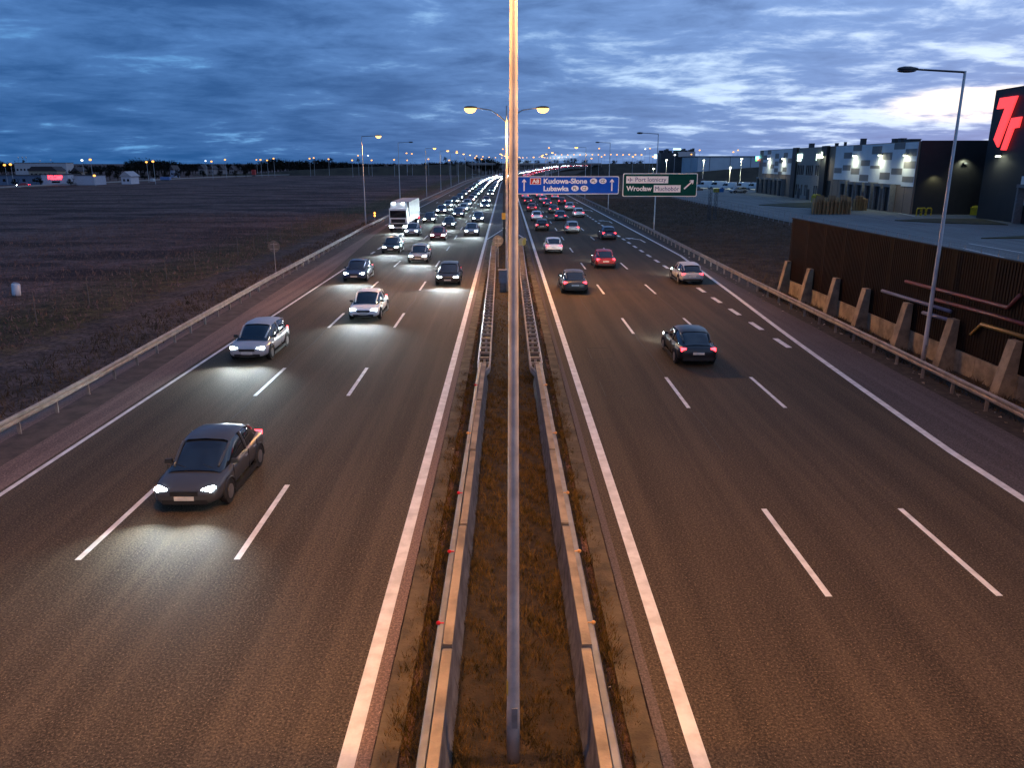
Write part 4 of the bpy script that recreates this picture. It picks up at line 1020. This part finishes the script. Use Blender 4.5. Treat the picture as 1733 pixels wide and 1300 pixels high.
# yard things
M_pal = [mat('pallet_wood', (.55, .34, .15), .8, (.32, .19, .09), 2.5), mat('pallet_wood_dark', (.38, .22, .10), .8, (.22, .13, .06), 2.5)]
def pallet_stack(n, mi):
    t = MB()
    for k in range(n):
        z = k * .15 + .02
        for y in (-.35, 0, .35): t.box((0, y, z + .05), (1.2, .10, .08))
        for x in np.linspace(-.55, .55, 6): t.box((x, 0, z + .105), (.10, .8, .022))
    return t.build('pallet_stack', M_pal[mi])
pst = [pallet_stack(12, 0), pallet_stack(15, 1), pallet_stack(13, 0)]
k = 0
for row in range(3):
    for c in range(9):
        src = pst[k % 3]; o = src if k < 3 else src.copy()
        if k >= 3: COL.objects.link(o)
        p = G(1379 + c * 6.6, 362 - row * 3.6); o.location = (p.x, p.y, .0); o.rotation_euler = (0, 0, 1.35 + RS.uniform(-.06, .06)); o.scale = (1.5, 1.5, 1.25)
        tag(o, 'stack of wooden pallets in the large block standing on the yard', 'pallet stack', 'pallet stacks in the large block on the yard'); k += 1
for c in range(4):
    o = pst[c % 3].copy(); COL.objects.link(o); p = G(1448 + c * 4., 356); o.location = (p.x, p.y, 0); o.rotation_euler = (0, 0, 1.3)
    tag(o, 'stack of wooden pallets in the small group before the loading docks', 'pallet stack', 'small group of pallet stacks before the docks')
def bin_(px, py, w, h, c, label, nm):
    p = G(px, py); root = empty('waste_container', (p.x, p.y, 0), .25, label, 'container')
    t = MB(); t.box((0, 0, h * .45), (w, w * .75, h * .9), 0, 0, 1.); t.box((0, 0, h * .86), (w * 1.06, w * .8, h * .08)); t.build('body', mat('bin_' + nm, c, .5), root)
    t = MB(); t.prism([(-w * .42, 0), (w * .42, 0), (w * .3, h * .18), (-w * .3, h * .18)], -w * .38, w * .38, lambda a, b_, d: (a, d, h * .905 + b_)); t.build('lid', mat('bin_' + nm, c, .5), root)
bin_(1655, 364, 2.1, 1.5, (.50, .40, .02), 'large yellow waste container against the dark end wall', 'yellow')
bin_(1674, 366, .95, 1.15, (.03, .16, .42), 'blue waste container right of the yellow one by the tower', 'blue')
bin_(1301, 327, 1.6, 1.8, (.02, .14, .40), 'blue waste container by the far loading docks', 'blue')
bin_(1309, 327, .8, 1.6, (.50, .40, .02), 'narrow yellow waste container by the far loading docks', 'yellow')
bin_(1381, 342, 1.8, 1.7, (.50, .45, .05), 'yellow container at the near end of the office front', 'yellow')
bin_(1395, 342, 2.3, 1.0, (.03, .14, .36), 'low blue container behind the pallet block', 'blue')
bin_(1212, 325, 1.5, 1.1, (.45, .36, .02), 'yellow container on the yard before the parked vans', 'yellow')
bin_(1220, 325, 1.4, 1.1, (.03, .15, .40), 'blue container on the yard before the parked vans', 'blue')
for i, px in enumerate((1554.5, 1561, 1571)):
    p = G(px, 365 - i * .2); root = empty('protective_frame', (p.x, p.y, 0), .1, '%s yellow steel hoop guarding the foot of the dark end wall' % ('left', 'middle', 'right')[i], 'hoop', 'yellow hoops at the dark end wall')
    t = MB(); t.tube([(-.45, 0, -.05), (-.45, 0, 1.15), (-.3, 0, 1.3), (.3, 0, 1.3), (.45, 0, 1.15), (.45, 0, -.05)], .12, 8); t.build('hoop', mat('hoop_yellow', (.6, .45, .02), .5), root)
    t = MB(); t.tube([(-.45, 0, .6), (.45, 0, .6)], .09, 8); t.build('cross_bar', mat('hoop_black', (.03, .03, .03), .5), root)
for i, (px, py) in enumerate(((1192, 319), (1214, 319.5), (1232, 320.5), (1255, 320.5), (1276, 321))):
    p = G(px, py); o = P_VAN if i == 0 else copy_tree(P_VAN)
    o.location = (p.x, p.y, 0); o.rotation_euler = (0, 0, R(62)); o.scale = (1.12,) * 3 if i < 2 else (1.,) * 3
    tag(o, ('white delivery van parked beside the green sign, leftmost of its row', 'white high-roofed van second from the left in the parked row', 'white van in the middle of the parked row', 'white van second from the right in the parked row', 'white van parked against the far warehouse corner')[i], 'van', 'white vans parked in a row')
p = G(1249, 326.5); o = copy_tree(P_EST); o.location = (p.x, p.y, .005); o.rotation_euler = (0, 0, R(105)); o.scale = (1.25,) * 3; paint(o, PAINTS[1]); tag(o, 'silver car parked alone on the yard before the white vans', 'car')
for ch in o.children:
    if ch.name.startswith(('headlight', 'tail')): ch.material_slots[0].link = 'OBJECT'; ch.material_slots[0].material = M_plate
def yard_lamp(px, py, Y, label, e):
    p = atY(px, py, Y); root = empty('yard_lamp', (p.x, p.y, 0), 0, label, 'lamp mast', 'white lamps on masts around the yard')
    t = MB(); t.tube([(0, 0, -.1), (0, 0, p.z)], [.13, .07], 10); t.build('mast', M_polef, root)
    t = MB(); t.box((0, -.15, p.z + .16), (.9, .5, .16)); hd = t.build('lamp_head', M_headm, root)
    t = MB(); t.ball((0, -.2, p.z), .42, .3, .22, 10, 6); t.build('lens', M_white_l, hd)
    light('yard_light', 'SPOT', (0, -.3, p.z - .3), e, (.93, 1., .72), root, .25, 160, .5)
yard_lamp(1128, 270.5, 330, 'white-lit lamp mast just above the green road sign', E_YARD)
yard_lamp(1191, 271, 330, 'white-lit lamp mast before the long grey far wall', E_YARD)
yard_lamp(1236, 283, 300, 'lower bright white lamp mast behind the parked vans', E_YARD)
yard_lamp(1255, 268.5, 300, 'white-lit lamp mast nearest the far warehouse corner', E_YARD)
yard_lamp(1106, 285, 330, 'dim small white lamp mast low behind the green sign post', 120.)
def lattice(px, py, ptop, label):
    p = G(px, py); h = atY(px, ptop, p.y).z; root = empty('lattice_mast', (p.x, p.y, 0), .3, label, 'mast', 'dark lattice masts by the yard fence')
    w = .38
    t = MB()
    for s_ in (-1, 1):
        for r2 in (-1, 1): t.tube([(s_ * w / 2, r2 * w / 2, -.1), (s_ * w / 2, r2 * w / 2, h)], .03, 5)
    z = 0.; k = 0
    while z < h - .6:
        for r2 in (-1, 1):
            t.tube([(-w / 2 if k % 2 else w / 2, r2 * w / 2, z), (w / 2 if k % 2 else -w / 2, r2 * w / 2, z + .55)], .018, 4); t.tube([(r2 * w / 2, -w / 2 if k % 2 else w / 2, z), (r2 * w / 2, w / 2 if k % 2 else -w / 2, z + .55)], .018, 4)
        z += .55; k += 1
    t.build('lattice', M_headm, root)
    t = MB(); t.box((0, 0, h), (w * 1.3, w * 1.3, .06)); t.build('top_plate', M_headm, root)
lattice(1199.5, 372, 320, 'left one of two dark lattice masts by the yard fence'); lattice(1209.5, 371, 321, 'right one of two dark lattice masts by the yard fence')

# ------------------------------------------------------------------ far side: embankments, overpass, buildings, trees
M_bank = mat('bank_grass', (.060, .046, .028), .95, (.028, .021, .014), .10, bump=.6, bscale=1.)
def ridge(name, pts, wt, run, m=None):       # pts (x, y, z of the crest); crest width wt, side slopes run per metre of height
    t = MB(); rows = []
    for i, p in enumerate(pts):
        a = Vector(pts[max(0, i - 1)]); c = Vector(pts[min(len(pts) - 1, i + 1)]); d = c - a; d.z = 0; d.normalize(); n = Vector((d.y, -d.x, 0)); p = Vector(p)
        f = wt / 2 + p.z * run
        rows.append([p + n * f - Vector((0, 0, p.z + .2)), p + n * wt / 2, p - n * wt / 2, p - n * f - Vector((0, 0, p.z + .2))])
    vs = [v for r in rows for v in r]; fs = []
    for i in range(len(rows) - 1):
        for k in range(3): fs.append((i * 4 + k, i * 4 + k + 1, (i + 1) * 4 + k + 1, (i + 1) * 4 + k))
    fs.append((0, 1, 2, 3)); e = (len(rows) - 1) * 4; fs.append((e + 3, e + 2, e + 1, e))
    t.add(vs, fs); return struct(name, t, m or M_bank)
ridge('embankment', [(-230, 600, .3), (-184, 610, 1.6), (-161, 615, 3.4), (-116, 625, 5.6), (-60, 640, 7.4), (-34, 645, 7.9), (-20, 647, .3)], 11, 2.2)
ridge('embankment', [(56, 649, .3), (74, 650, 8.2), (120, 655, 8.6), (190, 650, 9.2), (320, 640, 9.6), (500, 600, 9.0)], 11, 2.2)
ridge('embankment', [(52, 440, .3), (62, 436, 1.1), (85, 432, 3.0), (108, 430, 4.9), (130, 430, 6.6), (180, 440, 8.6), (300, 470, 9.4)], 9, 2.2)
ov = empty('overpass_bridge', (20, 648, 0), 0, 'low concrete road bridge crossing the motorway in the far distance', 'bridge')
t = MB(); t.box((0, 0, 7.5), (110, 10.5, .9)); t.build('deck', M_conc2, ov)
for s_ in (-1, 1):
    t = MB(); t.box((0, s_ * 5.1, 8.35), (110, .12, .8)); t.build('parapet', M_zinc, ov)
for x in (-44, -14, 22, 46):
    for y in (-3, 3):
        t = MB(); t.tube([(x, y, -.2), (x, y, 7.05)], .55, 10); t.build('pier', M_conc2, ov)
# slip road at the left with its kerb light
b = MB(); pts = [G(-60, 322), G(0, 318), G(150, 311), G(300, 303), G(450, 297), G(620, 294.5), G(760, 294), G(815, 296)]
path = [Vector((p.x, p.y, 0)) for p in pts]
b.sweep(path, [(-4, -.3), (4, -.3), (4, .06), (-4, .06)]); struct('slip_road', b, M_should)
sr = empty('slip_road_guardrail', (0, 0, 0), 0, 'pale guardrail line edging the slip road across the far side of the field', 'guardrail')
t = MB(); t.sweep([p + Vector((0, 0, 0)) for p in path], [(4.2, .3), (4.3, .3), (4.3, .75), (4.2, .75)]); t.build('rail', M_zinc, sr)
for i, (px, py, lb) in enumerate(((40, 316.3, 'leftmost'), (150, 311, 'second from the left'), (560, 295.3, 'third from the left'), (690, 294.2, 'fourth from the left'), (770, 294.2, 'rightmost'))):
    p = G(px, py); o = copy_tree(P_SM); o.location = (p.x, p.y, .07); o.rotation_euler = (0, 0, R(100) if px < 300 else R(-95)); tag(o, 'tiny car with bright headlights on the far slip road, %s there' % lb, 'car', 'cars on the far slip road')
# village buildings
def house(px0, px1, ptop, pbase, Y, roof, wallc, label, flat=False, nm=None, win=4, depth=10, roofc=(.06, .04, .04)):
    a = atY(px0, pbase, Y); c = atY(px1, pbase, Y); zt = atY(px0, ptop, Y).z; w = c.x - a.x
    root = empty(nm or 'house', (a.x, Y, 0), 0, label, 'building'); wall_h = zt if flat else zt * .62
    t = MB(); t.box((w / 2, depth / 2, wall_h / 2 - .1), (w, depth, wall_h + .2)); t.build('wall', mat('plaster_%d' % px0, wallc, .8), root)
    mr = mat('roof_%d' % px0, roofc, .7)
    t = MB()
    if flat: t.box((w / 2, depth / 2, wall_h + .12), (w + .5, depth + .5, .24))
    else: t.prism([(-.6, wall_h), (w + .6, wall_h), (w / 2, zt + .2)] if w < 14 else [(-.6, wall_h), (w + .6, wall_h), (w - 2.5, zt), (2.5, zt)], -.5, depth + .5, lambda p_, q_, d: (p_, d, q_))
    t.build('roof', mr, root)
    for k in range(win):
        t = MB(); x = w * (k + .7) / (win + .4); t.box((x, -.03, wall_h * .5), (min(1.2, w / win * .45), .08, min(1.3, wall_h * .3))); t.build('window', M_glass, root)
    return root, w, zt
house(27, 114, 275.5, 296, 560, 0, (.55, .50, .50), 'long pale flat-roofed building on the left horizon with roof antennas', True, 'office_block', 14)
house(49, 97, 281.5, 296, 500, 0, (.42, .33, .25), 'beige roofed house below the long pale building', False, None, 6)
hr, w_, zt_ = house(71, 116, 295.5, 308.5, 340, 0, (.62, .60, .66), 'white shop hall with a glowing red POLCAMP sign', True, 'shop_hall', 0)
put_text('POLCAMP', w_ * .26, w_ * .80, zt_ - 1.85, 1.55, mat('neon_red', (1., .04, .06), .4, (1., .04, .06), emit=6.), hr, -.12, 'neon_lettering', .035)
t = MB(); t.box((w_ * .53, -.04, zt_ - 2.9), (w_ * .3, .08, .7)); t.build('shop_window', M_glass, hr)
house(118, 160, 297, 308, 345, 0, (.55, .53, .60), 'white low hall right of the shop with the red sign', True, 'hall', 0)
house(-20, 70, 297, 312, 345, 0, (.16, .20, .28), 'low blue-grey building at the left edge of the horizon', True, 'hall', 5)
house(205, 221, 290.5, 302, 360, 0, (.72, .66, .70), 'small white gabled house alone on the far side of the field', False, None, 2, 8, (.5, .42, .42))
house(122, 134, 283, 296, 480, 0, (.38, .27, .2), 'small tan gabled house between the pale building and the lamps', False, None, 2)
house(288, 293, 280, 290, 520, 0, (.35, .38, .5), 'small bluish house among the dark trees', False, None, 1)
for i, (px0, px1, pt) in enumerate(((336, 345, 279), (352, 362, 280), (371, 377, 281), (388, 395, 281), (396, 401, 280))):
    house(px0, px1, pt, 290, 600 + i * 9, 0, (.33, .28, .28), '%s house counted from the left in the dim far village row' % ORD[i], False, None, 2)
def crate_(px0, px1, py0, py1, Y, c, label, nm):
    a = atY(px0, py1, Y); d = atY(px1, py0, Y); w = d.x - a.x; root = empty(nm, (a.x + w / 2, Y, 0), 0, label, 'container')
    z0 = max(0, a.z); t = MB(); t.box((0, 0, (d.z + z0) / 2 - .0), (w, 2.4, d.z - z0)); t.build('body', mat('c_%d' % px0, c, .5), root)
    t = MB(); 
    for k in range(9): t.box((-w / 2 + w * (k + .5) / 9, -1.22, (d.z + z0) / 2), (w / 24, .05, (d.z - z0) * .9))
    t.build('ribs', mat('c_%d' % px0, c, .5), root)
    if z0 > .3: t = MB(); t.box((0, 0, z0 / 2), (w * .9, 2.2, z0 - .02)); t.build('base', M_conc2, root)
crate_(273, 288, 299.2, 304, 420, (.16, .25, .50), 'blue container beside the slip road on the left', 'cargo_container')
crate_(256, 261, 302, 306.5, 400, (.6, .6, .62), 'small white box at the foot of a lamp by the slip road', 'utility_box')
crate_(427, 432, 287, 295.5, 560, (.55, .05, .04), 'red box at the start of the slip road fence', 'utility_box')
for i, (px, pt) in enumerate(((31, 266), (38, 266), (44, 266), (86, 271), (68, 272))):
    p = atY(px, pt, 565); root = empty('roof_antenna', (p.x, 565, 0), 0, 'thin roof antenna with a white dish over the long pale building', 'antenna', 'roof antennas of the long pale building')
    t = MB(); t.tube([(0, 0, 10.), (0, 0, p.z)], .09, 5); t.build('mast', M_zinc, root)
    t = MB(); t.ball((0, -.2, p.z), .55, .3, .55, 8, 6); t.build('dish', M_swhite, root)
# long grey hall and the office behind the yard
lh = empty('long_hall', (128, 545, 0), R(3), 'long low grey hall closing the view behind the parked vans', 'building')
t = MB(); t.box((90, 20, 6.4), (180, 40, 13)); t.build('wall', mat('hall_grey', (.50, .56, .60), .6, (.42, .48, .52), .1), lh)
t = MB(); t.box((90, 20, 13.1), (181, 41, .5)); t.build('roof', M_headm, lh)
for k in range(12):
    t = MB(); t.box((8 + k * 14, -.05, 6.4), (.25, .12, 13)); t.build('joint', M_headm, lh)
ob = empty('office_building', (115, 600, 0), 0, 'dark office building with white roof box and lit sign, far right horizon', 'building')
t = MB(); t.box((11, 8, 8.), (25, 16, 16.2)); t.build('wall', mat('office_dark', (.05, .055, .06), .6), ob)
t = MB(); t.box((17, 3, 15.0), (12, 12, 3.6)); t.build('roof_box', mat('office_white', (.62, .55, .52), .6), ob)
for k in range(18):
    t = MB(); x = -1 + 1.4 * k; hh = RS.uniform(1.5, 3.2); t.box((x, 6 + RS.uniform(-3, 3), 16.1 + hh / 2), (1.25, 3, hh)); t.build('roof_unit', M_headm, ob)
t = MB(); t.box((10, -.4, 18.6), (5.6, .4, .9)); t.build('lit_sign', mat('sign_cyan', (.55, .9, 1.), .4, (.55, .9, 1.), emit=4.), ob)
t = MB(); t.box((-5.2, -.2, 13.4), (2.6, .4, 2.8)); t.build('lit_sign', mat('sign_cyan', (.55, .9, 1.), .4, (.55, .9, 1.), emit=4.), ob)

# trees along the horizon
M_leaf = [mat('twigs_%d' % i, c, .95, tuple(k * .5 for k in c), .6, spec=.05) for i, c in enumerate(((.030, .026, .022), (.022, .024, .018), (.040, .030, .024)))]
M_bark = mat('bark', (.04, .03, .024), .95)
def make_tree(kind, sd):
    rs = np.random.RandomState(sd); root = empty('tree')
    t = MB(); t.tube([(0, 0, -.2), (.1, 0, 2.2), (.0, .1, 5.)], [.28, .2, .1], 7)
    for k in range(7):
        a = rs.uniform(0, 2 * PI); z = rs.uniform(1.6, 4.4); L = rs.uniform(1.2, 2.6)
        t.tube([(0, 0, z), (math.cos(a) * L * .5, math.sin(a) * L * .5, z + L * .5), (math.cos(a) * L, math.sin(a) * L, z + L)], [.09, .06, .02], 5)
    t.build('trunk', M_bark, root)
    t = MB(); cl = []
    for k in range(15):
        a = rs.uniform(0, 2 * PI)
        if kind == 2: z = rs.uniform(1., 8.5); r_ = (9 - z) * .22; cl.append((math.cos(a) * r_, math.sin(a) * r_, z, .8))
        else: r_ = rs.uniform(.2, 2.3); cl.append((math.cos(a) * r_, math.sin(a) * r_, rs.uniform(2.6, 6.8) - r_ * .3, rs.uniform(.8, 1.5)))
    for x, y, z, r_ in cl:
        for k in range(46):
            d = rs.normal(0, 1, 3); d /= np.linalg.norm(d); p = np.array((x, y, z)) + d * r_ * rs.uniform(.3, 1.15)
            s1 = rs.normal(0, .22, 3); s2 = rs.normal(0, .22, 3)
            t.add([p, p + s1, p + s1 + s2, p + s2], ((0, 1, 2, 3),))
    t.build('crown', M_leaf[kind], root)
    return root
TP_ = [make_tree(0, 1), make_tree(1, 2), make_tree(2, 3), make_tree(0, 4), make_tree(1, 5)]
TN = ['bare dark broadleaf tree in the line of trees along the horizon', 'dense dark tree in the line of trees along the horizon', 'pointed dark conifer in the line of trees along the horizon']
def put_tree(px, ptop, Y, k):
    pr = TP_[k]; o = pr if pr.name not in _used else copy_tree(pr); _used.add(pr.name)
    p = atY(px, ptop, Y); s_ = max(.35, p.z / 8.6); o.location = (p.x, Y, 0); o.scale = (s_ * RS.uniform(.9, 1.5), s_ * 1.1, s_); o.rotation_euler = (0, 0, 0)
    kd = (0, 1, 2, 0, 1)[k]; tag(o, TN[kd], 'tree', ('bare trees on the horizon', 'dense trees on the horizon', 'conifers on the horizon')[kd])
px = -30.
while px < 850:
    top = 270 + 4.5 * math.sin(px * .021) + RS.uniform(-3, 3)
    if 455 < px < 475: top = 264
    if 484 < px < 500: top = 266
    if 100 < px < 210: top = 277 + RS.uniform(-3, 3)
    put_tree(px, top, 660 + RS.uniform(-25, 60), int(RS.choice([0, 1, 3, 4, 2], p=[.28, .24, .24, .18, .06]))); px += RS.uniform(3.5, 7)
for px, pt, Y in ((120, 283, 400), (133, 286, 410), (150, 283, 430), (168, 286, 430), (183, 280, 440), (197, 284, 420), (228, 284, 420), (243, 286, 430), (60, 290, 420), (47, 292, 380), (20, 290, 400), (4, 288, 380), (66, 297, 335), (24, 299, 330), (118, 298, 335), (262, 285, 450), (280, 284, 460), (300, 283, 470), (318, 284, 480), (343, 285, 500), (372, 285, 520), (398, 284, 530), (415, 283, 540)):
    put_tree(px, pt, Y, int(RS.randint(5)))
for px in (878, 887, 893, 910, 930, 942, 960, 972, 990, 1040, 1060, 1070, 1083):
    put_tree(px, 268 + RS.uniform(-4, 2), 1250, int(RS.choice([0, 3, 4])))
